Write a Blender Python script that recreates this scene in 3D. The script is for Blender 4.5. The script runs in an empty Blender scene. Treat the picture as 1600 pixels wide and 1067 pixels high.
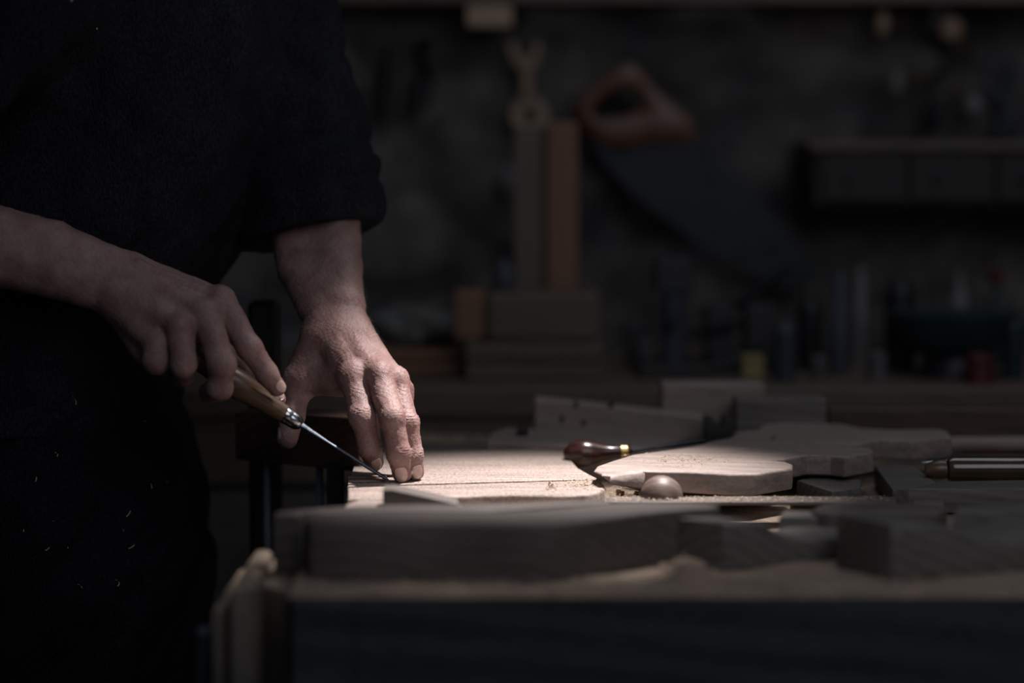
import bpy, bmesh, math, random
import numpy as np
from mathutils import Vector, Matrix, noise
random.seed(7); rng = np.random.default_rng(7)
C = bpy.context.scene.collection

# ------------------------------------------------------------------ camera
F = 85 / 36 * 1600
CZ = 1.26
PIT = math.radians(4.744)
BZ = 0.88                     # workbench top
cam = bpy.data.cameras.new('camera'); co = bpy.data.objects.new('camera', cam); C.objects.link(co)
co.location = (0, 0, CZ); co.rotation_euler = (math.pi / 2 - PIT, 0, 0)
cam.lens = 85; cam.sensor_width = 36; cam.clip_start = .05
cam.dof.use_dof = True; cam.dof.focus_distance = 2.50; cam.dof.aperture_fstop = 1.5
bpy.context.scene.camera = co

# ------------------------------------------------------------------ world, lamps, exposure
w = bpy.data.worlds.new('world'); bpy.context.scene.world = w; w.use_nodes = True
w.node_tree.nodes['Background'].inputs[0].default_value = (.55, .68, 1, 1)
w.node_tree.nodes['Background'].inputs[1].default_value = .04

def lamp(name, kind, loc, target, energy, color, **k):
    l = bpy.data.lights.new(name, kind); o = bpy.data.objects.new(name, l); C.objects.link(o)
    o.location = loc; l.energy = energy; l.color = color
    o.rotation_euler = (Vector(target) - Vector(loc)).to_track_quat('-Z', 'Y').to_euler()
    for a, b in k.items(): setattr(l, a, b)
    return o
lamp('work_lamp', 'SPOT', (.36, 2.60, 2.15), (.02, 2.385, .92), 250, (1, .935, .915), spot_size=math.radians(30), spot_blend=1.0, shadow_soft_size=.03)
lamp('bench_fill_light', 'AREA', (.7, 3.0, 2.75), (.35, 2.35, .9), 3.3, (.88, .91, 1), size=.9)  # added fill, no real window: brightens the tops on the bench
lamp('front_fill_light', 'AREA', (.9, .3, 2.5), (.5, 3.6, 1.4), 12, (.92, .93, 1), size=1.6)  # added soft fill from the camera side, no window: lifts wall and front faces
vs = bpy.context.scene.view_settings
vs.view_transform = 'Standard'; vs.look = 'None'; vs.gamma = 1; vs.use_curve_mapping = False; vs.exposure = 0
for sc_ in [bpy.context.scene]:
    sc_.cycles.use_denoising = True

# ------------------------------------------------------------------ pixel -> world
fw = Vector((0, math.cos(PIT), -math.sin(PIT))); up = Vector((0, math.sin(PIT), math.cos(PIT)))
def ray(px, py): return fw + Vector((1, 0, 0)) * ((px - 800) / F) - up * ((py - 533.5) / F)
def at(px, py, Y):
    d = ray(px, py); return Vector((0, 0, CZ)) + d * (Y / d.y)
def on(px, py, z):
    d = ray(px, py); return Vector((0, 0, CZ)) + d * ((z - CZ) / d.z)

# ------------------------------------------------------------------ materials
def mat(name, col, rough=.6, metal=0, **k):
    m = bpy.data.materials.new(name); m.use_nodes = True
    b = m.node_tree.nodes['Principled BSDF']
    b.inputs['Base Color'].default_value = (*col, 1); b.inputs['Roughness'].default_value = rough; b.inputs['Metallic'].default_value = metal
    for a, v in k.items(): b.inputs[a].default_value = v
    return m, m.node_tree, b
def ramp(nt, fac, stops):
    r = nt.nodes.new('ShaderNodeValToRGB'); e = r.color_ramp.elements
    while len(e) < len(stops): e.new(.5)
    for i, (p, c) in enumerate(stops): e[i].position = p; e[i].color = (*c, 1)
    nt.links.new(fac, r.inputs[0]); return r.outputs[0]
def coords(nt, scale, rot=(0, 0, 0)):
    t = nt.nodes.new('ShaderNodeTexCoord'); mp = nt.nodes.new('ShaderNodeMapping')
    mp.inputs['Scale'].default_value = scale; mp.inputs['Rotation'].default_value = rot
    nt.links.new(t.outputs['Object'], mp.inputs[0]); return mp.outputs[0]
def noise_n(nt, vec, scale, detail=4, rough=.55, dist=0):
    n = nt.nodes.new('ShaderNodeTexNoise'); n.inputs['Scale'].default_value = scale; n.inputs['Detail'].default_value = detail
    n.inputs['Roughness'].default_value = rough; n.inputs['Distortion'].default_value = dist
    nt.links.new(vec, n.inputs['Vector']); return n.outputs['Fac']
def bump(nt, b, h, strength, dist):
    n = nt.nodes.new('ShaderNodeBump'); n.inputs['Strength'].default_value = strength; n.inputs['Distance'].default_value = dist
    nt.links.new(h, n.inputs['Height']); nt.links.new(n.outputs[0], b.inputs['Normal'])
def mixc(nt, fac, a, c, mode='MIX'):
    m = nt.nodes.new('ShaderNodeMix'); m.data_type = 'RGBA'; m.blend_type = mode
    for sck, v in ((0, fac), (6, a), (7, c)):
        if isinstance(v, (int, float)): m.inputs[sck].default_value = v
        elif isinstance(v, tuple): m.inputs[sck].default_value = (*v, 1)
        else: nt.links.new(v, m.inputs[sck])
    return m.outputs[2]
RV = (0, math.pi / 2, 0)      # grain running upright
def wood(name, light, dark, rot=(0, 0, 0), rough=.6, s=1.0, dust=0, bmp=.35, fine=.35, fv=(50, 200, 200), wvm=.3):
    m, nt, b = mat(name, light, rough)
    vert_ = rot == RV
    v = coords(nt, (22 * s, 22 * s, 2.2 * s) if vert_ else (2.2 * s, 22 * s, 22 * s), (0, 0, 0) if vert_ else rot)
    a = noise_n(nt, v, 3.0, 6, .6, .6)
    wv = nt.nodes.new('ShaderNodeTexWave'); wv.wave_type = 'BANDS'; wv.bands_direction = 'X' if vert_ else 'DIAGONAL'
    wv.inputs['Scale'].default_value = 2.2; wv.inputs['Distortion'].default_value = 5; wv.inputs['Detail'].default_value = 3; wv.inputs['Detail Scale'].default_value = 1.2
    nt.links.new(v, wv.inputs['Vector'])
    v2 = coords(nt, tuple(x * s for x in ((fv[2], fv[1], fv[0]) if vert_ else fv)), (0, 0, 0) if vert_ else rot)
    fn = noise_n(nt, v2, 2.6, 2, .6)
    mx = mixc(nt, wvm, a, wv.outputs['Fac']); mx = mixc(nt, fine, mx, fn)
    c = ramp(nt, mx, [(.33, dark), (.64, light)])
    if dust:
        v3 = coords(nt, (1, 1, 1)); dn = noise_n(nt, v3, 14, 6, .7)
        f = ramp(nt, dn, [(.5 - dust * .2, (0, 0, 0)), (.62, (1, 1, 1))])
        fs = noise_n(nt, v3, 900, 2, .6)
        dc = ramp(nt, fs, [(.35, (.22, .15, .10)), (.65, (.48, .37, .27))])
        g = nt.nodes.new('ShaderNodeNewGeometry'); sp = nt.nodes.new('ShaderNodeSeparateXYZ'); nt.links.new(g.outputs['Normal'], sp.inputs[0])
        mm = nt.nodes.new('ShaderNodeMath'); mm.operation = 'MULTIPLY'; nt.links.new(sp.outputs[2], mm.inputs[0]); nt.links.new(f, mm.inputs[1]); mm.use_clamp = True
        c = mixc(nt, mm.outputs[0], c, dc)
        mx = mixc(nt, mm.outputs[0], mx, fs)
    nt.links.new(c, b.inputs['Base Color']); bump(nt, b, mx, bmp, .0012)
    return m
M = {}
M['oak'] = wood('oak_wood', (.40, .315, .275), (.13, .10, .086), bmp=.8, fine=.55, fv=(150, 62, 150), wvm=.2)
M['oak_sanded'] = wood('sanded_oak_wood', (.34, .275, .243), (.17, .135, .118), rot=(0, 0, .5), bmp=.5, fine=.40, fv=(70, 130, 130), wvm=.12)
M['walnut'] = wood('greyed_walnut_wood', (.145, .128, .115), (.085, .074, .066), bmp=.4)
M['blank'] = wood('rough_blank_wood', (.115, .094, .083), (.07, .058, .052), rot=(0, 0, .1), bmp=.3)
M['bench'] = wood('bench_wood', (.12, .095, .075), (.06, .048, .038), dust=.9)
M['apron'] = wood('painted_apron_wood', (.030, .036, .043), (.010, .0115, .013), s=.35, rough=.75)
M['dark'] = wood('dark_stained_wood', (.080, .045, .032), (.036, .022, .017), rough=.5)
M['black'] = wood('blackened_wood', (.014, .013, .013), (.008, .008, .008), rough=.6)
M['brown'] = wood('reddish_brown_wood', (.22, .115, .065), (.12, .06, .035), rot=RV)
M['grey_v'] = wood('grey_upright_wood', (.13, .105, .08), (.08, .065, .05), rot=RV)
M['crate'] = wood('old_crate_wood', (.12, .088, .062), (.065, .05, .038))
M['pale'] = wood('pale_wood', (.42, .30, .20), (.28, .19, .13))
M['vise'] = wood('dark_vise_wood', (.060, .052, .045), (.03, .026, .023), dust=.9)
M['handle'] = wood('varnished_handle_wood', (.15, .088, .052), (.075, .043, .027), rough=.32, bmp=.1)
M['rosewood'] = wood('polished_rosewood', (.055, .022, .018), (.02, .009, .009), rough=.22, bmp=.05)
M['sawhandle'] = wood('saw_handle_wood', (.13, .050, .020), (.07, .027, .012), rot=(0, .6, 0), rough=.4)

def metal(name, col, rough, sc=200):
    m, nt, b = mat(name, col, rough, 1)
    v = coords(nt, (1, 1, 1)); n = noise_n(nt, v, sc, 4)
    c = ramp(nt, n, [(.35, tuple(x * .55 for x in col)), (.6, col)]); nt.links.new(c, b.inputs['Base Color'])
    r = ramp(nt, n, [(.3, (rough * .8,) * 3), (.7, (min(1, rough * 1.5),) * 3)]); nt.links.new(r, b.inputs['Roughness'])
    return m
M['steel'] = metal('tool_steel', (.20, .23, .27), .5)
M['chrome'] = metal('ferrule_steel', (.62, .64, .68), .18)
M['darksteel'] = metal('dark_steel', (.04, .045, .05), .55)
M['bladesteel'] = metal('saw_blade_steel', (.055, .06, .068), .5, 30)
M['brass'] = metal('brass', (.75, .55, .22), .3)
M['rod'] = None
def plain(name, col, rough=.5, **k):
    m, nt, b = mat(name, col, rough, **k)
    v = coords(nt, (1, 1, 1)); n = noise_n(nt, v, 25, 4)
    nt.links.new(ramp(nt, n, [(.3, tuple(x * .6 for x in col)), (.7, col)]), b.inputs['Base Color']); return m
M['rod'] = plain('zinc_rod_steel', (.20, .27, .31), .35)
M['blue'] = plain('blue_enamel', (.05, .12, .20), .4)
M['navy'] = plain('slate_blue_paint', (.045, .06, .085), .6)
M['black_iron'] = plain('black_iron', (.012, .014, .017), .5)
M['grey'] = plain('grey_tin', (.10, .10, .105), .6)
M['white'] = plain('dirty_white_plastic', (.16, .16, .16), .6)
M['red'] = plain('dark_red_plastic', (.10, .012, .012), .6)
M['yellow'] = plain('yellow_card', (.30, .24, .09), .7)
M['teal'] = plain('teal_enamel', (.012, .035, .043), .5)
M['amber'] = plain('amber_translucent_plastic', (.11, .075, .045), .12, **{'Transmission Weight': .35, 'Coat Weight': .6, 'Coat Roughness': .05})
M['rag'] = plain('grey_rag_cloth', (.15, .15, .14), .95)
M['floor'] = plain('worn_floor', (.07, .06, .05), .8)
M['plaster'] = plain('dark_plaster', (.06, .055, .05), .9)
# stone wall
m, nt, b = mat('old_stone_wall', (.1, .09, .08), .95)
v = coords(nt, (1, 1, 1)); n1 = noise_n(nt, v, 3.2, 6, .7, .6); n2 = noise_n(nt, v, 14, 5, .6)
c1 = ramp(nt, n1, [(.36, (.055, .057, .064)), (.52, (.105, .099, .094)), (.68, (.20, .175, .15))])
c2 = ramp(nt, n2, [(.3, (.45, .45, .47)), (.7, (1.3, 1.3, 1.3))])
nt.links.new(mixc(nt, 1, c1, c2, 'MULTIPLY'), b.inputs['Base Color']); bump(nt, b, n2, .6, .02); M['stone'] = m
# skin
m, nt, b = mat('skin', (.36, .225, .195), .5, **{'Subsurface Weight': .10, 'Subsurface Scale': .005, 'Specular IOR Level': .32})
v = coords(nt, (1, 1, 1)); n1 = noise_n(nt, v, 45, 5, .6); n2 = noise_n(nt, v, 700, 3, .6)
vo = nt.nodes.new('ShaderNodeTexVoronoi'); vo.inputs['Scale'].default_value = 900; nt.links.new(v, vo.inputs['Vector'])
c = ramp(nt, n1, [(.30, (.235, .128, .12)), (.5, (.30, .185, .168)), (.72, (.36, .245, .222))])
c = mixc(nt, 1, c, ramp(nt, n2, [(.25, (.66, .62, .62)), (.62, (1, 1, 1))]), 'MULTIPLY')
nt.links.new(c, b.inputs['Base Color']); nt.links.new(ramp(nt, n1, [(.3, (.40,) * 3), (.7, (.56,) * 3)]), b.inputs['Roughness'])
bump(nt, b, mixc(nt, .5, n2, vo.outputs['Distance']), .6, .0009); M['skin'] = m
m, nt, b = mat('fingernail', (.62, .43, .36), .30, **{'Coat Weight': .3})
v = coords(nt, (1, 1, 1)); n1 = noise_n(nt, v, 160, 2)
nt.links.new(ramp(nt, n1, [(.3, (.50, .35, .30)), (.7, (.60, .45, .39))]), b.inputs['Base Color']); M['nail'] = m
def cloth(name, col, s=900):
    m, nt, b = mat(name, col, .95, **{'Sheen Weight': .0, 'Specular IOR Level': .12})
    v = coords(nt, (1, 1, .55)); n = noise_n(nt, v, s, 2, .6); n1 = noise_n(nt, v, 12, 5)
    c = ramp(nt, n, [(.32, tuple(x * .45 for x in col)), (.68, tuple(x * 1.6 for x in col))])
    nt.links.new(mixc(nt, 1, c, ramp(nt, n1, [(.3, (.7,) * 3), (.7, (1.25,) * 3)]), 'MULTIPLY'), b.inputs['Base Color'])
    bump(nt, b, n, 1.0, .0040); return m
M['shirt'] = cloth('dark_navy_knit', (.0135, .0145, .020), 420)
M['apron_cloth'] = cloth('black_heavy_cloth', (.0075, .0080, .0115), 380)
M['trousers'] = cloth('dark_trouser_cloth', (.010, .011, .014), 500)
M['hair'] = plain('brown_hair', (.05, .03, .02), .7)
M['arm_hair'] = plain('pale_arm_hair', (.42, .33, .25), .4)
M['knob'] = wood('brown_knob_wood', (.15, .105, .088), (.085, .06, .05), rough=.5)
M['eye'] = plain('eye_white', (.6, .6, .58), .2)
m, nt, b = mat('sawdust', (.5, .38, .27), .9)
v = coords(nt, (1, 1, 1)); n = noise_n(nt, v, 700, 3, .7)
nt.links.new(ramp(nt, n, [(.32, (.36, .26, .18)), (.5, (.55, .43, .32)), (.7, (.78, .65, .52))]), b.inputs['Base Color']); bump(nt, b, n, 1, .003); M['dust'] = m
M['old_dust'] = plain('old_sawdust', (.34, .255, .19), .95)
M['shaving'] = wood('wood_shaving', (.68, .52, .38), (.45, .31, .21), s=4)

# ------------------------------------------------------------------ builders
def link(name, me, m, parent=None, recenter=True, smooth=False):
    o = bpy.data.objects.new(name, me); C.objects.link(o)
    if m is not None: me.materials.append(M[m] if isinstance(m, str) else m)
    if smooth:
        me.polygons.foreach_set('use_smooth', [True] * len(me.polygons))
    if recenter and parent is None and len(me.vertices):
        n = len(me.vertices); a = np.empty(n * 3, np.float32); me.vertices.foreach_get('co', a); a = a.reshape(-1, 3)
        c = Vector(((a[:, 0].min() + a[:, 0].max()) / 2, (a[:, 1].min() + a[:, 1].max()) / 2, a[:, 2].min())).to_3d()
        me.transform(Matrix.Translation(-c)); o.location = c
    if parent is not None:
        o.parent = parent; q_ = parent; wl = Vector()
        while q_: wl += q_.location; q_ = q_.parent
        me.transform(Matrix.Translation(-wl))
    return o
def tag(o, label=None, cat=None, group=None, kind=None):
    for k_, v_ in (('label', label), ('category', cat), ('group', group), ('kind', kind)):
        if v_: o[k_] = v_
    return o
def thing(name, loc, label, cat, group=None):
    o = bpy.data.objects.new(name, None); C.objects.link(o); o.location = loc; o.empty_display_size = .05
    return tag(o, label, cat, group)
def bm_mesh(name, bm):
    me = bpy.data.meshes.new(name); bmesh.ops.recalc_face_normals(bm, faces=bm.faces); bm.to_mesh(me); bm.free(); return me
def smooth_poly(pts, n=1, keep=.25):
    for _ in range(n):
        q = []
        for i in range(len(pts)):
            a, b_ = pts[i], pts[(i + 1) % len(pts)]
            q += [a.lerp(b_, keep), a.lerp(b_, 1 - keep)]
        pts = q
    return pts
def prism_bm(bm, pts, thick, direction=Vector((0, 0, -1)), bevel=.0015, seg=2, warp=None):
    fs0 = set(bm.faces)
    vs_ = [bm.verts.new(p) for p in pts]; f = bm.faces.new(vs_)
    r = bmesh.ops.extrude_face_region(bm, geom=[f])
    nv = [e for e in r['geom'] if isinstance(e, bmesh.types.BMVert)]
    for v_ in nv: v_.co += direction * thick
    new = [x for x in bm.faces if x not in fs0]
    bmesh.ops.recalc_face_normals(bm, faces=new)
    if bevel:
        es = set()
        for x in new:
            if len(x.verts) > 4 or len(pts) == 4: es.update(x.edges)
        es = [e for e in es if e.is_valid and e.calc_face_angle(0) > .5]
        bmesh.ops.bevel(bm, geom=es, offset=bevel, segments=seg, affect='EDGES', profile=.5)
def slab(name, pts, thick, m, parent=None, sm=0, bevel=.0015, seg=2, direction=Vector((0, 0, -1)), keep=.25):
    if sm: pts = smooth_poly(pts, sm, keep)
    bm = bmesh.new(); prism_bm(bm, pts, thick, direction, bevel, seg)
    o = link(name, bm_mesh(name, bm), m, parent)
    shade_auto(o); return o
def shade_auto(o, ang=35):
    me = o.data; me.polygons.foreach_set('use_smooth', [True] * len(me.polygons))
    bm = bmesh.new(); bm.from_mesh(me)
    for e in bm.edges: e.smooth = e.calc_face_angle(3) < math.radians(ang)
    bm.to_mesh(me); bm.free()
def box(name, x0, x1, y0, y1, z0, z1, m, parent=None, bevel=.002, rot=0):
    pts = [Vector(p) for p in ((x0, y0, z1), (x1, y0, z1), (x1, y1, z1), (x0, y1, z1))]
    if rot:
        c = Vector(((x0 + x1) / 2, (y0 + y1) / 2, z1)); Rm = Matrix.Rotation(rot, 3, 'Z'); pts = [c + Rm @ (p - c) for p in pts]
    return slab(name, pts, z1 - z0, m, parent, bevel=bevel, seg=1)
def pbox(name, px0, px1, py0, py1, Y, depth, m, parent=None, bevel=.002):
    """upright board whose front face lies in the plane y=Y"""
    a, b_ = at(px0, py0, Y), at(px1, py1, Y)
    return box(name, a.x, b_.x, Y, Y + depth, min(a.z, b_.z), max(a.z, b_.z), m, parent, bevel)
def frame_of(d):
    d = d.normalized(); r = d.cross(Vector((0, 0, 1)))
    if r.length < 1e-3: r = Vector((1, 0, 0))
    r.normalize(); return d, r, r.cross(d)
def lathe(name, A, B, prof, m, parent=None, n=28, flat=1.0):
    """prof: list of (t 0..1 along A->B, radius)"""
    d, r, u = frame_of(B - A); L = (B - A).length
    bm = bmesh.new(); rings = []
    for t, rad in prof:
        c = A + d * (t * L)
        rings.append([bm.verts.new(c + (r * math.cos(a) + u * math.sin(a) * flat) * max(rad, 1e-5)) for a in [2 * math.pi * i / n for i in range(n)]])
    for a, b_ in zip(rings, rings[1:]):
        for i in range(n): bm.faces.new((a[i], a[(i + 1) % n], b_[(i + 1) % n], b_[i]))
    bm.faces.new(rings[0]); bm.faces.new(rings[-1][::-1])
    o = link(name, bm_mesh(name, bm), m, parent); shade_auto(o, 40); return o
def tube_bm(bm, pts, rad, n=8):
    rings = []
    for i, p in enumerate(pts):
        d = (pts[min(i + 1, len(pts) - 1)] - pts[max(i - 1, 0)])
        d, r, u = frame_of(d); rr = rad[i] if isinstance(rad, (list, tuple)) else rad
        rings.append([bm.verts.new(p + (r * math.cos(a) + u * math.sin(a)) * rr) for a in [2 * math.pi * k / n for k in range(n)]])
    for a, b_ in zip(rings, rings[1:]):
        for i in range(n): bm.faces.new((a[i], a[(i + 1) % n], b_[(i + 1) % n], b_[i]))
    bm.faces.new(rings[0]); bm.faces.new(rings[-1][::-1])
def tube(name, pts, rad, m, parent=None, n=10):
    bm = bmesh.new(); tube_bm(bm, pts, rad, n); o = link(name, bm_mesh(name, bm), m, parent); shade_auto(o, 45); return o

# ------------------------------------------------------------------ SDF toolkit
def V(p): return np.array(p, np.float32)
def cap(P, a, b_, ra, rb, sy=1.0):
    a = V(a); b_ = V(b_); q = P - a; ab = b_ - a
    if sy != 1.0:
        q = q * V((1, sy, 1)); ab = ab * V((1, sy, 1))
    t = np.clip(q @ ab / (ab @ ab + 1e-12), 0, 1)
    return np.linalg.norm(q - t[:, None] * ab, axis=1) - (ra + (rb - ra) * t)
def ell(P, c, r, rot=None):
    q = P - V(c)
    if rot is not None: q = q @ rot
    r = V(r); k0 = np.linalg.norm(q / r, axis=1); k1 = np.linalg.norm(q / (r * r), axis=1) + 1e-9
    return k0 * (k0 - 1) / k1
def smin(a, b_, k):
    h = np.clip(.5 + .5 * (b_ - a) / k, 0, 1); return b_ * (1 - h) + a * h - k * h * (1 - h)
def chain(P, J, k=.004, sy=1.0):
    d = None
    for (a, ra), (b_, rb) in zip(J, J[1:]):
        c = cap(P, a, b_, ra, rb, sy); d = c if d is None else smin(d, c, k)
    return d
def nets(f, lo, hi, h, slack=.004):
    lo = V(lo); n = np.ceil((V(hi) - lo) / h / 8).astype(int) * 8
    nb = n // 8
    bi = np.stack(np.meshgrid(*[np.arange(k) for k in nb], indexing='ij'), -1).reshape(-1, 3)
    dc = f((lo + (bi * 8 + 3.5) * h).astype(np.float32))
    G = np.repeat(np.repeat(np.repeat(dc.reshape(nb), 8, 0), 8, 1), 8, 2).astype(np.float32)
    act = bi[np.abs(dc) < 8 * h * .87 * 1.15 + slack]
    loc = np.stack(np.meshgrid(*[np.arange(8)] * 3, indexing='ij'), -1).reshape(-1, 3)
    for s in range(0, len(act), 400):
        idx = (act[s:s + 400, None, :] * 8 + loc[None]).reshape(-1, 3)
        G[idx[:, 0], idx[:, 1], idx[:, 2]] = f((lo + idx * h).astype(np.float32))
    S = G < 0
    cnt = sum(S[i:n[0] - 1 + i, j:n[1] - 1 + j, k:n[2] - 1 + k].astype(np.int8) for i in (0, 1) for j in (0, 1) for k in (0, 1))
    cells = np.argwhere((cnt > 0) & (cnt < 8)); ids = -np.ones(n - 1, np.int32); ids[tuple(cells.T)] = np.arange(len(cells))
    acc = np.zeros((len(cells), 3)); num = np.zeros(len(cells))
    cor = [(i, j, k) for i in (0, 1) for j in (0, 1) for k in (0, 1)]
    for a in cor:
        for ax in range(3):
            if a[ax]: continue
            b_ = list(a); b_[ax] = 1
            va = G[tuple((cells + a).T)]; vb = G[tuple((cells + b_).T)]
            cr = (va < 0) != (vb < 0); t = np.where(cr, va / np.where(cr, va - vb, 1), 0)
            p = np.tile(np.array(a, float), (len(cells), 1)); p[:, ax] += t
            acc += p * cr[:, None]; num += cr
    vert = lo + (cells + acc / num[:, None]) * h
    quads = []
    for ax in range(3):
        o1, o2 = [(1, 2), (2, 0), (0, 1)][ax]
        sl0 = [slice(1, -1)] * 3; sl1 = [slice(1, -1)] * 3; sl0[ax] = slice(0, -1); sl1[ax] = slice(1, None)
        A = S[tuple(sl0)]; Bq = S[tuple(sl1)]
        e = np.argwhere(A != Bq); s0 = A[tuple(e.T)]
        g = e + 1; g[:, ax] -= 1
        e1 = np.zeros(3, int); e1[o1] = 1; e2 = np.zeros(3, int); e2[o2] = 1
        q = np.stack([ids[tuple((g - e1 - e2).T)], ids[tuple((g - e2).T)], ids[tuple(g.T)], ids[tuple((g - e1).T)]], 1)
        q[~s0] = q[~s0][:, ::-1]; quads.append(q)
    q = np.concatenate(quads); q = q[(q >= 0).all(1)]
    return vert.astype(np.float32), q
def np_mesh(name, parts):
    vs_, qs, off = [], [], 0
    for v_, q in parts: vs_.append(v_); qs.append(q + off); off += len(v_)
    v_ = np.concatenate(vs_); q = np.concatenate(qs)
    me = bpy.data.meshes.new(name); me.vertices.add(len(v_)); me.vertices.foreach_set('co', v_.ravel())
    k = q.shape[1]
    me.loops.add(q.size); me.loops.foreach_set('vertex_index', q.ravel().astype(np.int32))
    me.polygons.add(len(q)); me.polygons.foreach_set('loop_start', (np.arange(len(q)) * k).astype(np.int32))
    me.polygons.foreach_set('loop_total', np.full(len(q), k, np.int32)); me.polygons.foreach_set('use_smooth', np.ones(len(q), bool))
    me.update(calc_edges=True); me.validate(); return me

# ================================================================== SETTING
WY = 3.82
NX, NZ = 260, 150
xs = np.linspace(-2.6, 2.6, NX); zs = np.linspace(0, 2.9, NZ)
vv = []
for z in zs:
    for x in xs:
        d_, p_ = noise.voronoi(Vector((x * 4.2 + .3 * noise.noise(Vector((x * 3, z * 3, 0))), z * 6.5, 1.7)), distance_metric='DISTANCE', exponent=2.5)
        e = min(1, (d_[1] - d_[0]) * 3.0)
        vv.append((x, WY - .035 * e - .012 * noise.noise(Vector((x * 9, z * 9, 3))), z))
i = np.arange(NX * NZ).reshape(NZ, NX)
q = np.stack([i[:-1, :-1], i[:-1, 1:], i[1:, 1:], i[1:, :-1]], -1).reshape(-1, 4)
tag(link('wall_back', np_mesh('wall_back', [(np.array(vv, np.float32), q)]), 'stone', recenter=False), 'rough dark stone workshop wall hung with tools', kind='structure')
tag(box('floor', -2.6, 2.6, -1.5, WY + .1, -.05, 0, 'floor', bevel=0), kind='structure')
tag(box('wall_left', -2.7, -2.6, 1.0, WY + .1, 0, 2.9, 'plaster', bevel=0), kind='structure')
tag(box('wall_right', 2.6, 2.7, 1.0, WY + .1, 0, 2.9, 'plaster', bevel=0), kind='structure')

# ================================================================== WORKBENCH
xl = on(455, 930, BZ).x; yf = on(455, 930, BZ).y
YB = 2.98
wb = thing('workbench', (.6, 2.45, 0), 'sawdust-strewn old wooden workbench with a dark front apron in the foreground', 'workbench')
nb_ = 6
ys = np.linspace(yf, YB, nb_ + 1)
for k in range(nb_):
    box('plank', xl if k < 2 else on(541, 790, BZ).x - .004, 1.5, ys[k] + .001, ys[k + 1] - .001, BZ - .045, BZ - .0004 * k, 'bench', wb, bevel=.003)
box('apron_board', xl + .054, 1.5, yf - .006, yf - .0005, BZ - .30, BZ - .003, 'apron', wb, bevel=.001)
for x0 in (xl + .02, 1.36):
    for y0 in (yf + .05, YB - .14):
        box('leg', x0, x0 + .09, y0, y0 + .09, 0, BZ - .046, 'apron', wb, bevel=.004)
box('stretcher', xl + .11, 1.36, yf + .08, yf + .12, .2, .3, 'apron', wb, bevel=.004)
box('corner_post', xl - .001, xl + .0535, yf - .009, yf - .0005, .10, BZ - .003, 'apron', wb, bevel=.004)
# left vise with its stepped jaws
vis = thing('bench_vise', (xl - .06, 2.1, .62), 'wooden end vise with stepped dusty jaws at the left end of the bench', 'vise')
p0 = on(362, 912, BZ + .004)
slab('inner_jaw', [on(405, 912, BZ), on(452, 922, BZ), on(470, 880, BZ), on(420, 868, BZ)], .30, 'vise', vis, bevel=.006)
slab('jaw', [on(358, 918, BZ + .008), on(404, 914, BZ + .008), on(428, 858, BZ + .008), on(398, 856, BZ + .008)], .30, 'vise', vis, bevel=.006)
slab('outer_jaw', [on(331, 950, BZ - .01), on(356, 946, BZ - .01), on(392, 886, BZ - .01), on(372, 886, BZ - .01)], .26, 'vise', vis, bevel=.006)
tube('vise_screw', [at(318, 1010, 2.05), at(430, 1010, 2.1)], .012, 'darksteel', vis)
tube('vise_handle', [at(322, 985, 2.03), at(316, 1100, 2.05)], .008, 'navy', vis)

# ================================================================== CLAMPED BOARD (grooved) and companions
BT = .912
gb = thing('grooved_board', (.0, 2.5, BT - .026), 'oak board with a long sawn groove, lit brightly under the flattened hand', 'board')
back = [on(543, 759.5, BT), on(600, 757.2, BT), on(760, 752.8, BT), on(899, 749.0, BT), on(936, 748.5, BT), on(921, 741, BT), on(903, 731, BT), on(891, 718, BT), on(884, 706, BT), on(874, 701.5, BT), on(700, 704, BT), on(560, 706, BT)]
slab('board_panel', back, .026, 'oak', gb, bevel=.0012)
front = [on(543, 761.8, BT), on(600, 759.3, BT), on(760, 754.8, BT), on(899, 751.0, BT), on(937, 750.6, BT), on(944, 756, BT), on(945, 763, BT), on(935, 769, BT), on(915, 772.5, BT), on(880, 773.5, BT), on(800, 772, BT), on(700, 775, BT), on(600, 778, BT), on(543, 779, BT)]
slab('front_strip', front, .024, 'oak', gb, bevel=.003, seg=3)
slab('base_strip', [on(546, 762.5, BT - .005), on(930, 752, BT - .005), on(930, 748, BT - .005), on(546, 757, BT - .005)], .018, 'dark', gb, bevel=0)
# two short extra saw kerfs at its left end (dark recessed slots framed by thin slivers)
for yy in (742.5, 748.5, 753.5):
    slab('kerf_sliver', [on(544, yy + 2.2, BT + .0016), on(604, yy + 1.4, BT + .0016), on(604, yy - .2, BT + .0016), on(544, yy + .4, BT + .0016)], .003, 'oak', gb, bevel=.0004)
for yy in (744.6,):
    slab('saw_kerf', [on(544, yy + 1.6, BT + .0004), on(604, yy + .9, BT + .0004), on(600, yy - .1, BT + .0004), on(544, yy + .3, BT + .0004)], .002, 'black', gb, bevel=0)
# thin bearer board behind/under it
tag(slab('bearer_board', [on(560, 704, .892), on(886, 700, .892), on(876, 690, .892), on(575, 694, .892)], .0118, 'walnut', bevel=.001), 'flat grey bearer board just behind the grooved board', 'board')
# nearer light board below
tag(slab('offcut_board', [on(530, 800, .915), on(718, 800, .915), on(722, 786, .915), on(640, 782, .915), on(560, 780, .915), on(540, 786, .915)], .034, 'oak_sanded', bevel=.004), 'short blurred offcut lying against the front of the grooved board', 'offcut')

tag(slab('dark_wedge_shape', [at(x, y, 2.255) for x, y in ((598, 802), (598, 766), (612, 765), (660, 775), (714, 787), (720, 802))], .035, 'blank', direction=Vector((0, 1, 0)), bevel=.001), 'dark wedge-shaped form with a sloping top just in front of the knife tip', 'wedge')  # dark wedge-shaped solid occupying the dark area before the knife tip
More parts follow.
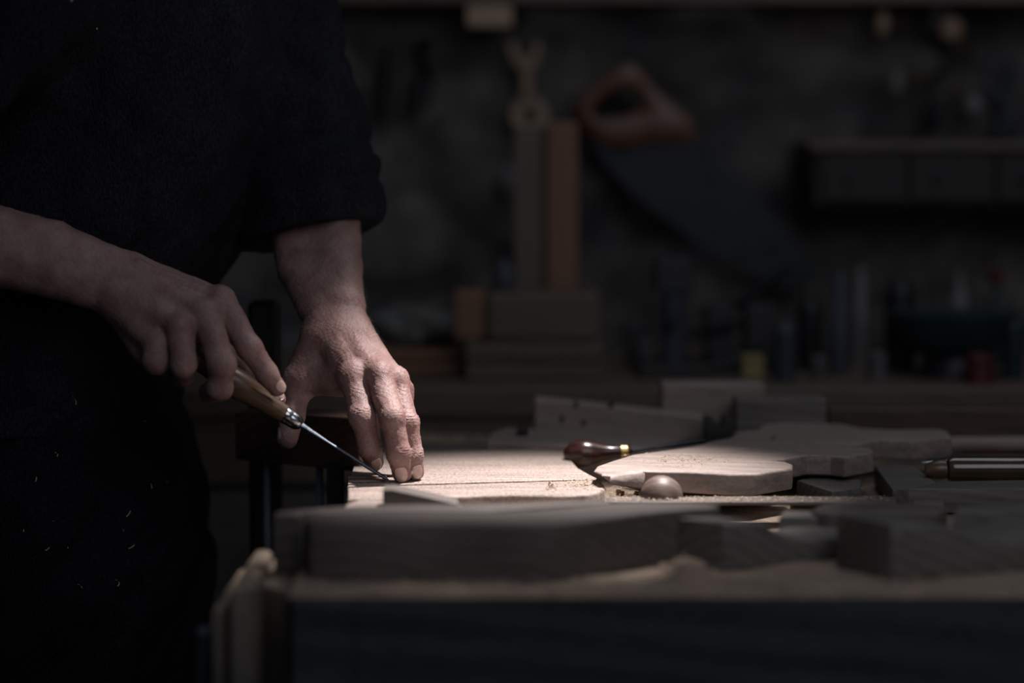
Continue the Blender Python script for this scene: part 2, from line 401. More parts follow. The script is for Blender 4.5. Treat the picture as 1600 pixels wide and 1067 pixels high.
# stepped board, right
ST = .926
outl = [(927, 735), (932, 728), (955, 720), (988, 710), (1035, 704), (1082, 698), (1110, 689), (1135, 685), (1151, 679), (1146, 675), (1182, 671.5), (1193, 663), (1219, 659.5), (1275, 660.5), (1322, 663), (1348, 669), (1390, 671), (1440, 670), (1469, 670.5), (1482, 674), (1487, 682),
        (1470, 684), (1442, 687), (1424, 689), (1374, 686), (1318, 697), (1352, 698), (1364, 701), (1364, 707), (1319, 714), (1298, 711), (1261, 710), (1206, 720), (1228, 721), (1239, 725), (1238, 731), (1219, 734), (1180, 740), (1140, 740), (1082, 737), (1004, 735), (962, 739.5), (940, 740.5)]
tag(slab('stepped_board', [on(x, y, ST) for x, y in outl], .0225, 'oak_sanded', bevel=.003, seg=4), 'sanded oak board cut with three stepped rounded lobes, sawdust on top', 'board')
sb = [o for o in C.objects if o.name == 'stepped_board'][0]
xT = on(927, 738, ST).x - sb.location.x; zt_ = max(v_.co.z for v_ in sb.data.vertices)
for v_ in sb.data.vertices:
    k_ = max(0, 1 - (v_.co.x - xT) / .07)
    if k_ > 0 and v_.co.z < zt_ - .002: v_.co.z += (zt_ - .002 - v_.co.z) * .75 * k_ ** 1.5; v_.co.x += .010 * k_
# packers carrying it
tag(slab('chisel_cut_packer', [on(1245, 750, .9), on(1300, 768, .9), on(1345, 762, .9), on(1345, 748, .9), on(1290, 742, .9)], .0195, 'walnut', bevel=.002), 'thin pale wedge lying under the two front lobes of the stepped board', 'wedge')
tag(slab('support_block', [on(960, 726, .9025), on(1120, 728, .9025), on(1150, 714, .9025), on(1000, 714, .9025)], .0222, 'walnut', bevel=.002), 'grey block half hidden under the rounded left end of the stepped board', 'block')
tag(slab('wedge_block', [on(1366, 726, .9035), on(1395, 766, .9035), on(1466, 756, .9035), on(1430, 728, .9035), on(1400, 724, .9035)], .0232, 'walnut', bevel=.002), 'grey wedge block with chisel marks under the longest lobe', 'block')
tag(slab('edge_board', [on(1398, 768, .906), on(1420, 764, .906), on(1700, 763, .906), on(1700, 748, .906), on(1470, 752, .906)], .025, 'walnut', bevel=.0015), 'long grey board lying on the bench in front of the amber chisel handle', 'board')
tag(slab('dusty_lath', [on(948, 784, .905), on(1060, 784, .905), on(1300, 784, .905), on(1400, 786, .905), on(1400, 776, .905), on(1200, 775, .905), on(1060, 776, .905), on(950, 776, .905)], .0035, 'blank', bevel=.001), 'thin lath coated in sawdust lying behind the long curved blank', 'lath')
lp = [o for o in C.objects if o.name == 'dusty_lath'][0]
box('lath_foot', on(965, 785, .9).x, on(1000, 785, .9).x, on(800, 784, .9).y + .012, on(800, 778, .9).y, BZ - .0, .9012, 'dark', lp)
box('lath_foot', on(1240, 785, .9).x, on(1300, 785, .9).x, on(800, 784, .9).y + .012, on(800, 778, .9).y, BZ - .0, .9012, 'dark', lp)

# ================================================================== FOREGROUND BLANKS
ZT = BZ + .0535
near = [(474, 815), (520, 818), (600, 819), (700, 816), (780, 818), (850, 819), (920, 812), (980, 803), (1045, 795), (1125, 791), (1122, 786), (1050, 783), (960, 784), (860, 794), (760, 799), (640, 798), (560, 797), (478, 800)]
tag(slab('curved_blank', smooth_poly([on(x, y, ZT) for x, y in near], 1), .0532, 'blank', bevel=.004, seg=3), 'long thick wooden blank with a wavy sawn edge at the front of the bench', 'blank')
near2 = [(428, 804), (470, 806), (473, 800), (600, 796), (700, 797), (760, 797), (850, 790), (955, 783), (950, 780), (840, 784), (700, 788), (560, 789), (500, 793), (430, 799)]
tag(slab('curved_blank', [on(x, y, ZT - .001) for x, y in near2], .0522, 'blank', bevel=.003, seg=2), 'second thick wavy blank standing just behind the front one, its end stepped further left', 'blank')
def hook_blank(pts, zt, label, name='hooked_blank', m='walnut', th=None):
    return tag(slab(name, smooth_poly([on(x, y, zt) for x, y in pts], 1, .2), th or (zt - BZ - .0004), m, bevel=.005, seg=3), label, 'blank', None)
def scooped(A_, E_, Lp, base, prof, label):
    a = on(*A_, BZ + .0004); d1 = on(*E_, BZ + .0004) - a; d2 = on(*Lp, BZ + .0004) - a; k_ = a.y / F
    pts = [a + d1 * t for t in (1.6, 0)] + [a + d1 * t + Vector((0, 0, h * k_)) for t, h in prof]
    return tag(slab('scooped_blank', pts, d2.length, 'walnut', bevel=.005, seg=3, direction=d2.normalized()), label, 'blank')
scooped((1132, 896), (1300, 879), (1036, 884), 0, [(0, 80), (.2, 80), (.38, 76), (.47, 62), (.6, 50), (.75, 43), (.95, 42), (1.15, 46), (1.6, 50)], 'pale rounded blank with a scooped right end, right of the long wavy blank')
scooped((1392, 911), (1600, 897), (1304, 890), 0, [(0, 92), (.3, 90), (.45, 84), (.55, 70), (.7, 60), (.9, 57), (1.1, 62), (1.3, 74), (1.6, 76)], 'large rounded blank with a scooped edge at the right front corner of the bench')
tag(slab('edge_blank', [on(1216, 806, BZ + .036), on(1298, 806, BZ + .036), on(1298, 797, BZ + .036), on(1222, 797, BZ + .036)], .0356, 'walnut', bevel=.004), 'low block seen through the scoop of the pale rounded blank', 'block')
hook_blank([(1262, 797), (1290, 801), (1340, 800), (1400, 797), (1480, 799), (1480, 789), (1430, 786), (1370, 784), (1310, 784), (1280, 788)], BZ + .040, 'darker scooped blank lying behind the two pale rounded blanks', m='blank')
tag(slab('edge_blank', [on(1425, 786, BZ + .028), on(1476, 787, BZ + .028), on(1476, 778, BZ + .028), on(1425, 777, BZ + .028)], .0276, 'walnut', bevel=.003), 'small dark square-ended block behind the right-hand blanks', 'block')
tag(slab('edge_blank', [on(1490, 799, BZ + .045), on(1720, 795, BZ + .045), on(1720, 782, BZ + .045), on(1560, 784, BZ + .045), on(1494, 790, BZ + .045)], .0446, 'walnut', bevel=.004), 'thick dark block behind the scoop of the right corner blank', 'block')

# ================================================================== BACK OF THE BENCH
tag(pbox('speckled_beam', 835, 1101, 622, 690, 2.90, .035, 'oak_sanded'), 'speckled beam standing on edge at the back of the bench', 'beam')
bp = [o for o in C.objects if o.name == 'speckled_beam'][0]
# slant its top towards the right end, and drill the dark peg holes
me = bp.data; zmax = max(v_.co.z for v_ in me.vertices)
for v_ in me.vertices:
    if v_.co.z > zmax * .6: v_.co.z -= max(0, (v_.co.x + .1) / .2) * .022
for px, py in ((878, 655), (912, 660), (900, 632), (955, 633)):
    p = at(px, py, 2.90); tube('peg_hole', [p + Vector((0, -.0012, 0)), p + Vector((0, .01, 0))], .0035, 'black', bp)
tag(slab('plane_body', [on(762, 690, .918), on(960, 700, .918), on(1100, 700, .918), on(1100, 690, .918), on(900, 672, .918), on(790, 668, .918), on(766, 676, .918)], .0375, 'oak_sanded', bevel=.003), 'low pale board in front of the speckled beam with a dark square peg', 'board')
tag(box('dark_peg', at(808, 670, 2.83).x, at(825, 670, 2.83).x, 2.79, 2.815, .9183, .9300, 'black'), 'small dark square peg standing on the low pale board', 'peg')
tag(pbox('end_block', 1035, 1195, 600, 690, 2.93, .05, 'oak_sanded'), 'pale square block standing behind the right end of the speckled beam', 'block')
tag(pbox('dark_faced_block', 1150, 1292, 623, 690, 2.86, .05, 'walnut'), 'dark-faced block with a pale end behind the stepped board', 'block')
nb2 = thing('notched_block', at(1122, 700, 2.84), 'small black block with a square notch between beam and stepped board', 'block')
slab('block_body', [at(x, y, 2.84) for x, y in ((1101, 698), (1101, 652), (1114, 654), (1114, 664), (1130, 664), (1130, 651), (1148, 652), (1148, 698))], .03, 'black', nb2, direction=Vector((0, 1, 0)), bevel=.001)
tag(tube('dowel', [at(1380, 693, 2.86), at(1760, 693, 2.86)], .0085, 'oak_sanded'), 'round wooden dowel lying behind the amber handled chisel', 'dowel')
tag(box('rear_batten', at(1290, 690, 2.94).x, 1.3, 2.92, 2.96, BZ + .0002, .9365, 'dark'), 'long dark batten along the back edge of the bench at the right', 'batten')

# amber handled chisel
A, B_ = at(1478, 733, 2.55), at(1700, 733, 2.55); r_ = 20.5 * 2.55 / F
ch = thing('chisel', A, 'steel chisel with a thick glossy amber handle beside the wedge block', 'chisel')
lathe('handle', A, B_, [(0, r_ * .55), (.015, r_ * .9), (.05, r_), (.5, r_ * 1.02), (.93, r_ * .98), (1, r_ * .7)], 'amber', ch, n=12)
lathe('neck', at(1446, 735, 2.55), A, [(0, r_ * .45), (.2, r_ * .62), (.75, r_ * .78), (1, r_ * .72)], 'handle', ch)
slab('blade', [at(1440, 722, 2.60), at(1500, 717, 2.60), at(1502, 705, 2.68), at(1466, 706, 2.68)], .003, 'chrome', ch, bevel=.0006)

# rosewood gouge
A = at(880, 711, 2.63); B_ = at(986, 704, 2.63)
gz = thing('gouge', at(912, 711, 2.63), 'gouge with a bulbous polished rosewood handle and brass ring resting on the stepped board', 'gouge')
R_ = 2.63 / F
lathe('handle', A, B_, [(0, 2 * R_), (.02, 9 * R_), (.10, 18 * R_), (.22, 23 * R_), (.34, 23 * R_), (.46, 19 * R_), (.60, 13 * R_), (.75, 10 * R_), (.88, 9.5 * R_), (1, 10 * R_)], 'rosewood', gz)
lathe('ferrule', at(970, 705.2, 2.63), at(986, 704.2, 2.63), [(0, 9.5 * R_), (.05, 10.6 * R_), (.9, 9.6 * R_), (1, 8.8 * R_)], 'brass', gz)
D0, D1 = at(986, 704.2, 2.63), at(1100, 688.5, 2.66)
lathe('blade', D0, D1, [(0, 6.5 * R_), (.12, 4.5 * R_), (.35, 5 * R_), (.6, 8 * R_), (.95, 9 * R_), (1, 7.5 * R_)], 'darksteel', gz, flat=.55)

# palm gouge with round knob, nearest
A = at(1037, 777, 2.39); B_ = at(1006, 769, 2.455)
pg = thing('palm_gouge', A, 'short palm gouge with a round walnut knob handle lying among shavings', 'gouge')
R_ = 2.40 / F
lathe('handle', A - (B_ - A).normalized() * .012, B_, [(0, 2 * R_), (.02, 14 * R_), (.08, 26 * R_), (.18, 33 * R_), (.28, 34 * R_), (.4, 29 * R_), (.55, 20 * R_), (.75, 13 * R_), (.95, 11 * R_), (1, 8 * R_)], 'knob', pg, n=32)
lathe('blade', B_, at(979, 758, 2.505), [(0, 4 * R_), (.3, 3 * R_), (.6, 7 * R_), (1, 8.5 * R_)], 'chrome', pg, flat=.4)

# ================================================================== CLAMP BLOCK, RODS, POST
cb = thing('clamp', at(455, 730, 2.60), 'dark wooden clamp block on two steel rods at the left end of the bench', 'clamp')
t0, t1 = at(366, 643, 2.66), at(562, 652, 2.57)
z0a = at(366, 718, 2.66).z; z0b = at(562, 738, 2.57).z
def hexa(name, P8, m, parent, bevel=.002):
    bm = bmesh.new(); v_ = [bm.verts.new(p) for p in P8]
    for f_ in ((0, 1, 2, 3), (4, 7, 6, 5), (0, 4, 5, 1), (1, 5, 6, 2), (2, 6, 7, 3), (3, 7, 4, 0)): bm.faces.new([v_[k] for k in f_])
    bmesh.ops.recalc_face_normals(bm, faces=bm.faces)
    if bevel: bmesh.ops.bevel(bm, geom=bm.edges[:], offset=bevel, segments=2, affect='EDGES', profile=.5)
    o = link(name, bm_mesh(name, bm), m, parent); shade_auto(o); return o
dY = Vector((.02, .055, 0))
hexa('clamp_block', [t0, t1, Vector((t1.x, t1.y, z0b)), Vector((t0.x, t0.y, z0a)), t0 + dY, t1 + dY, Vector((t1.x, t1.y, z0b)) + dY, Vector((t0.x, t0.y, z0a)) + dY], 'dark', cb, .003)
for px, py0, Y in ((416.5, 716, 2.66), (499.5, 726, 2.63)):
    a = at(px, py0, Y); rod = tube('threaded_rod', [a, Vector((a.x, a.y, .60))], .0036, 'rod', cb, 12)
    bm = bmesh.new(); pts = []
    k = 0; zz = a.z
    while zz > .62:
        ang = k * math.pi / 4; pts.append(Vector((a.x + .0038 * math.cos(ang), a.y + .0038 * math.sin(ang), zz))); zz -= .00025; k += 1
    tube_bm(bm, pts, .0006, 3); link('screw_thread', bm_mesh('screw_thread', bm), 'rod', rod, recenter=False)
tag(box('bench_dog_post', at(512, 760, 2.60).x, at(543, 760, 2.60).x - .0045, 2.585, 2.615, .70, .913, 'black', bevel=.0005), 'black wooden stop beside the left end of the grooved board', 'post')
tag(pbox('upright_post', 386, 441, 470, 1100, 2.74, .03, 'black', bevel=.006), 'black upright post standing behind the two hands', 'post')

# ================================================================== AWL in the right hand
def lerp3(a, b_, t): return a.lerp(b_, t)
TA, TB = at(262, 530, 2.424), at(444, 647, 2.446)      # handle
tool = thing('carving_knife', TB, 'thin carving blade in a turned wooden handle held in the right hand', 'carving tool')
R_ = 2.44 / F
lathe('handle', TA, TB, [(0, 4 * R_), (.03, 11 * R_), (.1, 15 * R_), (.25, 17 * R_), (.4, 19 * R_), (.52, 23 * R_), (.62, 23.5 * R_), (.72, 19.5 * R_), (.82, 16.5 * R_), (.93, 15.5 * R_), (1, 14 * R_)], 'handle', tool, n=36)
TC = at(470, 664, 2.449); dv = (TC - TB)
lathe('ferrule', TB - dv * .05, TC, [(0, 13.3 * R_), (.04, 14 * R_), (.3, 13.6 * R_), (.36, 13 * R_), (.42, 13.4 * R_), (.8, 12.4 * R_), (.9, 10.5 * R_), (1, 8 * R_)], 'chrome', tool, n=36)
TT = at(611, 761, 2.452)
TT.z = max(TT.z, BT + .0006)
lathe('blade', TC, TT, [(0, 7.5 * R_), (.06, 6.5 * R_), (.16, 5 * R_), (.3, 3.4 * R_), (.36, 3.1 * R_), (.38, 3.8 * R_), (.6, 4.2 * R_), (.8, 4.6 * R_), (.93, 4.2 * R_), (1, .6 * R_)], 'steel', tool, n=10, flat=.7)

# ================================================================== PERSON
def J(*l): return [(at(x, y, Y), r * Y / F) for x, y, Y, r in l]
def rib(P, a, b_, ts, amp, w_, f_):
    """creases across a finger around positions ts (0..1 on segment a-b)"""
    a = V(a); ab = V(b_) - a; L = float(np.linalg.norm(ab)); t = (P - a) @ (ab / L)
    d = 0
    for tc in ts:
        u = t - tc * L; d = d + amp * np.exp(-(u / w_) ** 2) * (np.sin(u * f_ + 1.2 * np.sin((P[:, 0] + P[:, 2] * .3) * 520)))
    return d
def finger(P, jl, wr=.0007):
    d = chain(P, jl, .004)
    # bony knuckles and creases
    for (p, r), nb3 in ((jl[1], 0), (jl[2], 0)):
        d = smin(d, np.linalg.norm(P - V(p + Vector((0, -.0010, .0008))), axis=1) - r * .90, .006)
    d = d + rib(P, jl[0][0], jl[1][0], (1.0,), wr, .0065, 2300) + rib(P, jl[1][0], jl[2][0], (1.0,), wr * .8, .005, 2700) + rib(P, jl[0][0], jl[1][0], (.45,), wr * .22, .014, 2600) + rib(P, jl[1][0], jl[2][0], (.5,), wr * .22, .01, 2900)
    return d
LH = dict(
    index=J((553, 590, 2.492, 23.5), (566, 652, 2.462, 20), (578, 700, 2.462, 17.8), (585, 722, 2.473, 15)),
    middle=J((592, 587, 2.487, 23), (613, 655, 2.448, 19.5), (623, 708, 2.446, 18), (628, 740, 2.456, 15.5)),
    ring=J((617, 594, 2.497, 20), (637, 662, 2.464, 17), (645, 712, 2.461, 15.5), (649, 738, 2.468, 13.8)),
    pinky=J((628, 612, 2.517, 17), (636, 668, 2.503, 14), (642, 708, 2.505, 13), (646, 730, 2.512, 12)),
    thumb=J((497, 535, 2.548, 30), (466, 594, 2.535, 23.5), (456, 652, 2.522, 19.5), (449, 686, 2.515, 16)))
LM = [J((508, 515, 2.552, 29), (553, 590, 2.495, 22)), J((527, 515, 2.550, 29), (592, 586, 2.490, 22)), J((545, 517, 2.553, 28), (617, 594, 2.500, 19.5)), J((556, 520, 2.56, 25), (627, 610, 2.518, 17)),
      J((505, 555, 2.548, 26), (590, 600, 2.528, 22)), J((480, 590, 2.54, 24), (535, 597, 2.512, 24))]
LF = [J((455, 180, 2.75, 60), (460, 340, 2.665, 45), (470, 420, 2.62, 36), (493, 480, 2.578, 29), (512, 520, 2.555, 27)),
      J((470, 180, 2.75, 58), (520, 340, 2.655, 42), (527, 420, 2.615, 39), (536, 480, 2.575, 34), (548, 520, 2.556, 29))]
def f_left(P):
    arm = smin(chain(P, LF[0], .004), chain(P, LF[1], .004), .022)
    palm = arm
    for m_ in LM: palm = smin(palm, cap(P, m_[0][0], m_[1][0], m_[0][1], m_[1][1]), .010)
    for k_, w_ in (('index', 525), ('middle', 537), ('ring', 550)):   # tendons
        kp = LH[k_][0][0]; s0 = at(w_, 520, 2.52)
        palm = smin(palm, cap(P, s0 + Vector((0, .010, 0)), kp + Vector((0, -.0085, .004)), .002, .0032), .010)
    for k_, r_k in (('index', .0125), ('middle', .0125), ('ring', .011), ('pinky', .0095)):
        kp = LH[k_][0][0]; palm = smin(palm, np.linalg.norm(P - V(kp + Vector((0, -.0030, .002))), axis=1) - r_k, .008)
    # veins
    for a_, b_, c_ in (((520, 545), (548, 565), (575, 570)), ((560, 520), (585, 550), (603, 572)), ((545, 450), (552, 490), (566, 530))):
        y0 = 2.510
        pts = [at(*a_, 0) if False else at(a_[0], a_[1], y0 + .012 if a_[1] > 530 else 2.553), at(b_[0], b_[1], y0 if b_[1] > 530 else 2.535), at(c_[0], c_[1], y0 - .010 if c_[1] > 540 else 2.515)]
    D = None
    for k_ in ('index', 'middle', 'ring', 'pinky'):
        fs = smin(palm, finger(P, LH[k_]), .0075); D = fs if D is None else np.minimum(D, fs)
    D = np.minimum(D, smin(palm, finger(P, LH['thumb'], .0003), .016))
    D = D + .00028 * np.sin(P[:, 0] * 900 + 3 * np.sin(P[:, 2] * 300)) * np.sin(P[:, 2] * 1100 + 2 * np.sin(P[:, 0] * 260)) + .0005 * np.sin(P[:, 0] * 160 + P[:, 2] * 90) * np.sin(P[:, 2] * 130 - P[:, 0] * 70)
    return D
RH = dict(
    index=J((345, 470, 2.436, 23), (389, 543, 2.414, 19.5), (417, 584, 2.42, 17), (433, 606, 2.428, 14.3)),
    middle=J((322, 492, 2.412, 24), (347, 570, 2.388, 21), (343, 606, 2.398, 19.5), (326, 614, 2.422, 16.5)),
    ring=J((283, 512, 2.402, 23), (287, 570, 2.384, 19.5), (289, 588, 2.41, 15), (278, 592, 2.438, 13)),
    pinky=J((247, 540, 2.408, 24), (245, 563, 2.398, 21), (255, 572, 2.425, 15), (268, 570, 2.445, 13)),
    thumb=J((225, 470, 2.475, 30), (305, 520, 2.482, 23), (385, 580, 2.472, 17.5), (434, 623, 2.460, 13.5)))
RM = [J((205, 428, 2.458, 33), (345, 472, 2.440, 22)), J((200, 440, 2.442, 31), (322, 493, 2.416, 23)), J((190, 455, 2.434, 30), (283, 513, 2.406, 22.5)), J((182, 465, 2.434, 28), (247, 540, 2.412, 23)),
      J((185, 476, 2.445, 29), (230, 548, 2.432, 24)), J((230, 480, 2.458, 30), (305, 515, 2.452, 22))]
RF = [J((-260, 330, 2.43, 62), (-100, 345, 2.44, 50), (80, 386, 2.445, 42), (195, 425, 2.452, 32)),
      J((-260, 350, 2.43, 62), (-100, 378, 2.435, 54), (80, 420, 2.44, 44), (178, 463, 2.442, 31))]
def f_right(P):
    arm = smin(chain(P, RF[0], .004), chain(P, RF[1], .004), .022)
    palm = arm
    for m_ in RM: palm = smin(palm, cap(P, m_[0][0], m_[1][0], m_[0][1], m_[1][1]), .010)
    for k_, w_ in (('index', (215, 415)), ('middle', (210, 430)), ('ring', (202, 445))):
        kp = LH and RH[k_][0][0]; s0 = at(w_[0], w_[1], 2.425)
        palm = smin(palm, cap(P, s0 + Vector((0, .012, 0)), kp + Vector((-.003, -.008, .005)), .002, .0032), .010)
    for k_, r_k in (('index', .0125), ('middle', .0125), ('ring', .0115), ('pinky', .011)):
        kp = RH[k_][0][0]; palm = smin(palm, np.linalg.norm(P - V(kp + Vector((-.001, -.0035, .002))), axis=1) - r_k, .008)
    D = None
    for k_ in ('index', 'middle', 'ring', 'pinky'):
        fs = smin(palm, finger(P, RH[k_], .0005), .006); D = fs if D is None else np.minimum(D, fs)
    D = np.minimum(D, smin(palm, finger(P, RH['thumb'], .0002), .006))
    D = D + .00024 * np.sin(P[:, 0] * 900 + 3 * np.sin(P[:, 2] * 300)) * np.sin(P[:, 2] * 1100 + 2 * np.sin(P[:, 0] * 260)) + .0005 * np.sin(P[:, 0] * 150 + P[:, 2] * 90) * np.sin(P[:, 2] * 120 - P[:, 0] * 70)
    return D
def bbox(js, m_):
    a = np.array([list(p) for p, r in js]); r = np.array([r for p, r in js]); return (a - r[:, None]).min(0) - m_, (a + r[:, None]).max(0) + m_
lo, hi = bbox([j for v_ in list(LH.values()) + LM + LF for j in v_], .006)
partL = nets(f_left, lo, hi, .0012)
lo, hi = bbox([j for v_ in list(RH.values()) + RM + RF for j in v_], .006)
partR = nets(f_right, lo, hi, .0013)

def hairs(fs, part, cnt, ymin, ymax, seed, dirn):
    rg = np.random.default_rng(seed); vt = part[0]
    pyv = 533.5 - F * ((vt[:, 2] - CZ) / vt[:, 1] + math.tan(PIT)) ; ok = np.where((pyv > ymin) & (pyv < ymax) & (vt[:, 0] > -.60))[0]
    P = vt[rg.choice(ok, cnt)]; e = .0008
    N_ = np.stack([fs(P + V(d_) * e) - fs(P - V(d_) * e) for d_ in ((1, 0, 0), (0, 1, 0), (0, 0, 1))], 1); N_ /= np.linalg.norm(N_, axis=1)[:, None] + 1e-9
    T_ = V(dirn) + rg.normal(0, .35, (cnt, 3)); T_ -= N_ * (T_ * N_).sum(1)[:, None]; T_ /= np.linalg.norm(T_, axis=1)[:, None]
    S_ = np.cross(N_, T_); L_ = rg.uniform(.004, .011, cnt)[:, None]; w_ = .00010
    rows = []
    for k_, (a_, h_) in enumerate(((0, 0), (.35, .16), (.7, .24), (1, .26))):
        c = P + T_ * L_ * a_ + N_ * L_ * h_; ww = w_ * (1 - .8 * a_); rows += [c + S_ * ww, c - S_ * ww]
    vs_ = np.stack(rows, 1).reshape(-1, 3); q = []
    b0 = np.arange(cnt)[:, None] * 8
    for k_ in range(3): q.append(b0 + np.array([[2 * k_, 2 * k_ + 1, 2 * k_ + 3, 2 * k_ + 2]]))
    return vs_.astype(np.float32), np.concatenate(q)
# head, neck, upper arms: out of the frame but part of the same body
HC = at(300, -370, 2.60); look = Vector((.62, -.25, -.55)).normalized(); _, rr, uu = frame_of(look); HR = np.array([list(look), list(rr), list(uu)]).T.astype(np.float32)
def hp(a, b_, c_): return HC + look * a + rr * b_ + uu * c_
NK = at(225, -130, 2.62)
ShL, ShR = at(400, -90, 2.78), at(60, -120, 2.46)
def f_body(P):
    d = ell(P, hp(-.01, 0, .03), (.098, .076, .092), HR)
    d = smin(d, ell(P, hp(.025, 0, -.045), (.062, .055, .07), HR), .03)
    d = smin(d, cap(P, hp(.085, 0, .02), hp(.108, 0, -.022), .008, .014), .012)
    d = smin(d, cap(P, hp(.082, -.035, .035), hp(.082, .035, .035), .008, .008), .012)
    d = np.maximum(d, -ell(P, hp(.098, -.032, .018), (.02, .015, .010), HR)); d = np.maximum(d, -ell(P, hp(.098, .032, .018), (.02, .015, .010), HR))
    for z_ in (-.052, -.063): d = smin(d, cap(P, hp(.078, -.018, z_), hp(.078, .018, z_), .0065, .0065), .004)
    for s in (-1, 1): d = smin(d, ell(P, hp(-.005, s * .08, .005), (.018, .007, .03), HR), .006)
    d = smin(d, cap(P, hp(-.03, 0, -.04), NK, .055, .062), .03)
    for S_, Jf in ((ShL, LF), (ShR, RF)):
        d = smin(d, cap(P, NK, S_, .06, .055), .03)
        d = smin(d, cap(P, S_, (Jf[0][0][0] + Jf[1][0][0]) / 2, .052, .042), .02)
    return d
allp = [tuple(HC), tuple(NK), tuple(ShL), tuple(ShR), tuple(LF[0][0][0]), tuple(RF[0][0][0])]
a = np.array(allp); partB = nets(f_body, a.min(0) - .15, a.max(0) + .15, .006)
person = thing('person', (-.47, 2.66, 0), 'person in a dark knit shirt with rolled sleeves carving at the bench', 'person')
link('body', np_mesh('body', [partL, partR, partB]), 'skin', person)

hv_ = [hairs(f_left, partL, 2200, 345, 530, 1, (.1, 0, -1)), hairs(f_right, partR, 700, 300, 470, 2, (.9, 0, -.4))]
ah = link('arm_hair', np_mesh('arm_hair', hv_), 'arm_hair', person); ah['kind'] = 'stuff'; ah['label'] = 'fine pale hairs on the forearms'
# shirt
def pxr(l): return [(at(x, y, Y), r * Y / F) for x, y, Y, r in l]
TOR = pxr([(70, 660, 2.70, 196), (78, 560, 2.70, 192), (92, 440, 2.70, 192), (175, 310, 2.70, 196), (215, 150, 2.70, 194), (235, 0, 2.69, 190), (215, -100, 2.66, 120)])
BAK = pxr([(20, 640, 2.72, 180), (20, 300, 2.72, 190), (90, 0, 2.70, 190), (150, -90, 2.66, 130)])
SLL = pxr([(330, -60, 2.75, 110), (425, 10, 2.75, 92), (455, 120, 2.74, 86), (474, 220, 2.72, 98), (480, 300, 2.69, 104), (485, 370, 2.665, 104)])
SLR = pxr([(120, -80, 2.52, 120), (20, 0, 2.46, 100), (-120, 180, 2.43, 92), (-215, 290, 2.43, 90)])
ca, cb_ = at(388, 386, 2.66), at(594, 343, 2.66)
def nz(P, s, seed=0.0):
    x, y, z = P[:, 0] * s + seed, P[:, 1] * s, P[:, 2] * s
    return (np.sin(x * 1.7 + 1.3 * np.sin(z * 1.1) + y) * np.sin(z * 1.9 + 1.1 * np.sin(x * .9 + y * 1.3)) + .5 * np.sin(x * 3.7 - z * 2.9 + y * 2.3 + 2 * np.sin(z * 1.7)))
cn = np.array([-(cb_ - ca).z, 0, (cb_ - ca).x]); cn = cn / np.linalg.norm(cn) * -1     # pointing down out of the cuff
cn = (cn + np.array([0, -.22, 0])); cn /= np.linalg.norm(cn); cn = cn.astype(np.float32)
def f_shirt(P):
    d = chain(P, TOR, .05, .72); d = smin(d, chain(P, BAK, .05, .72), .06)
    s = chain(P, SLL, .03)
    along = (P - V(ca)) @ cn
    # rolled cuff: bands with grooves
    s = s + .0035 * np.exp(-((along + .050) / .005) ** 2) + .003 * np.exp(-((along + .092) / .007) ** 2) - .005 * np.exp(-((along + .024) / .022) ** 2) - .003 * np.exp(-((along + .072) / .014) ** 2)
    s = s + .0035 * nz(P, 34, 2.0)
    s = np.maximum(s, along)
    s = np.maximum(s, -cap(P, SLL[-1][0] + Vector((0, -.02, -.05)), SLL[-3][0], .064, .045))
    r = chain(P, SLR, .03) + .003 * nz(P, 30)
    d = smin(d, r, .03)
    for S_ in (ShL, ShR): d = smin(d, cap(P, NK + Vector((0, 0, -.035)), S_ + Vector((0, 0, -.012)), .078, .086), .05)
    d = d + .0045 * nz(P, 14, 1.0) + .0018 * nz(P, 40, 5)
    d = smin(d, s, .012)
    return np.maximum(d, at(0, 668, 2.6).z - P[:, 2])
a = np.array([list(p) for p, r in TOR + BAK + SLL + SLR])
link('shirt', np_mesh('shirt', [nets(f_shirt, a.min(0) - .26, a.max(0) + .26, .004, .04)]), 'shirt', person)
# apron / long dark cloth below
APR = pxr([(70, 640, 2.70, 194), (90, 740, 2.70, 198), (104, 860, 2.70, 200), (106, 960, 2.70, 198), (96, 1100, 2.70, 198), (90, 1330, 2.70, 196)])
def f_apron(P):
    d = chain(P, APR, .06, .74)
    d = d + .005 * nz(P, 12, 4.0) + .002 * nz(P, 38, 1)
    return np.maximum(np.maximum(d, .46 - P[:, 2]), -chain(P, [(p + Vector((-.02, 0, -.05)), r - .02) for p, r in APR[2:]], .05, .74) if False else d)
a = np.array([list(p) for p, r in APR])
link('apron', np_mesh('apron', [nets(f_apron, a.min(0) - .30, a.max(0) + .30, .006, .06)]), 'apron_cloth', person)
def f_trou(P):
    d = None
    for y_, xo in ((2.69, 0), (2.82, -.03)):
        c = chain(P, [(Vector((-.50 + xo, y_, .86)), .075), (Vector((-.48 + xo, y_, .50)), .068), (Vector((-.52 + xo, y_, .07)), .068)], .03)
        d = c if d is None else np.minimum(d, c)
    return np.maximum(d + .003 * nz(P, 26), .045 - P[:, 2])
link('trousers', np_mesh('trousers', [nets(f_trou, (-.72, 2.42, 0), (-.32, 2.95, 1.0), .008, .02)]), 'trousers', person)
for y_, xo in ((2.67, 0), (2.83, -.03)):
    def f_shoe(P, y_=y_, xo=xo):
        d = smin(ell(P, (-.47 + xo, y_, .035), (.13, .048, .045)), cap(P, (-.53 + xo, y_, .05), (-.53 + xo, y_, .09), .045, .045), .03)
        return np.maximum(d, .001 - P[:, 2])
    link('shoe', np_mesh('shoe', [nets(f_shoe, (-.68 + xo, y_ - .08, -.01), (-.3 + xo, y_ + .08, .16), .007, .02)]), 'black_iron', person)
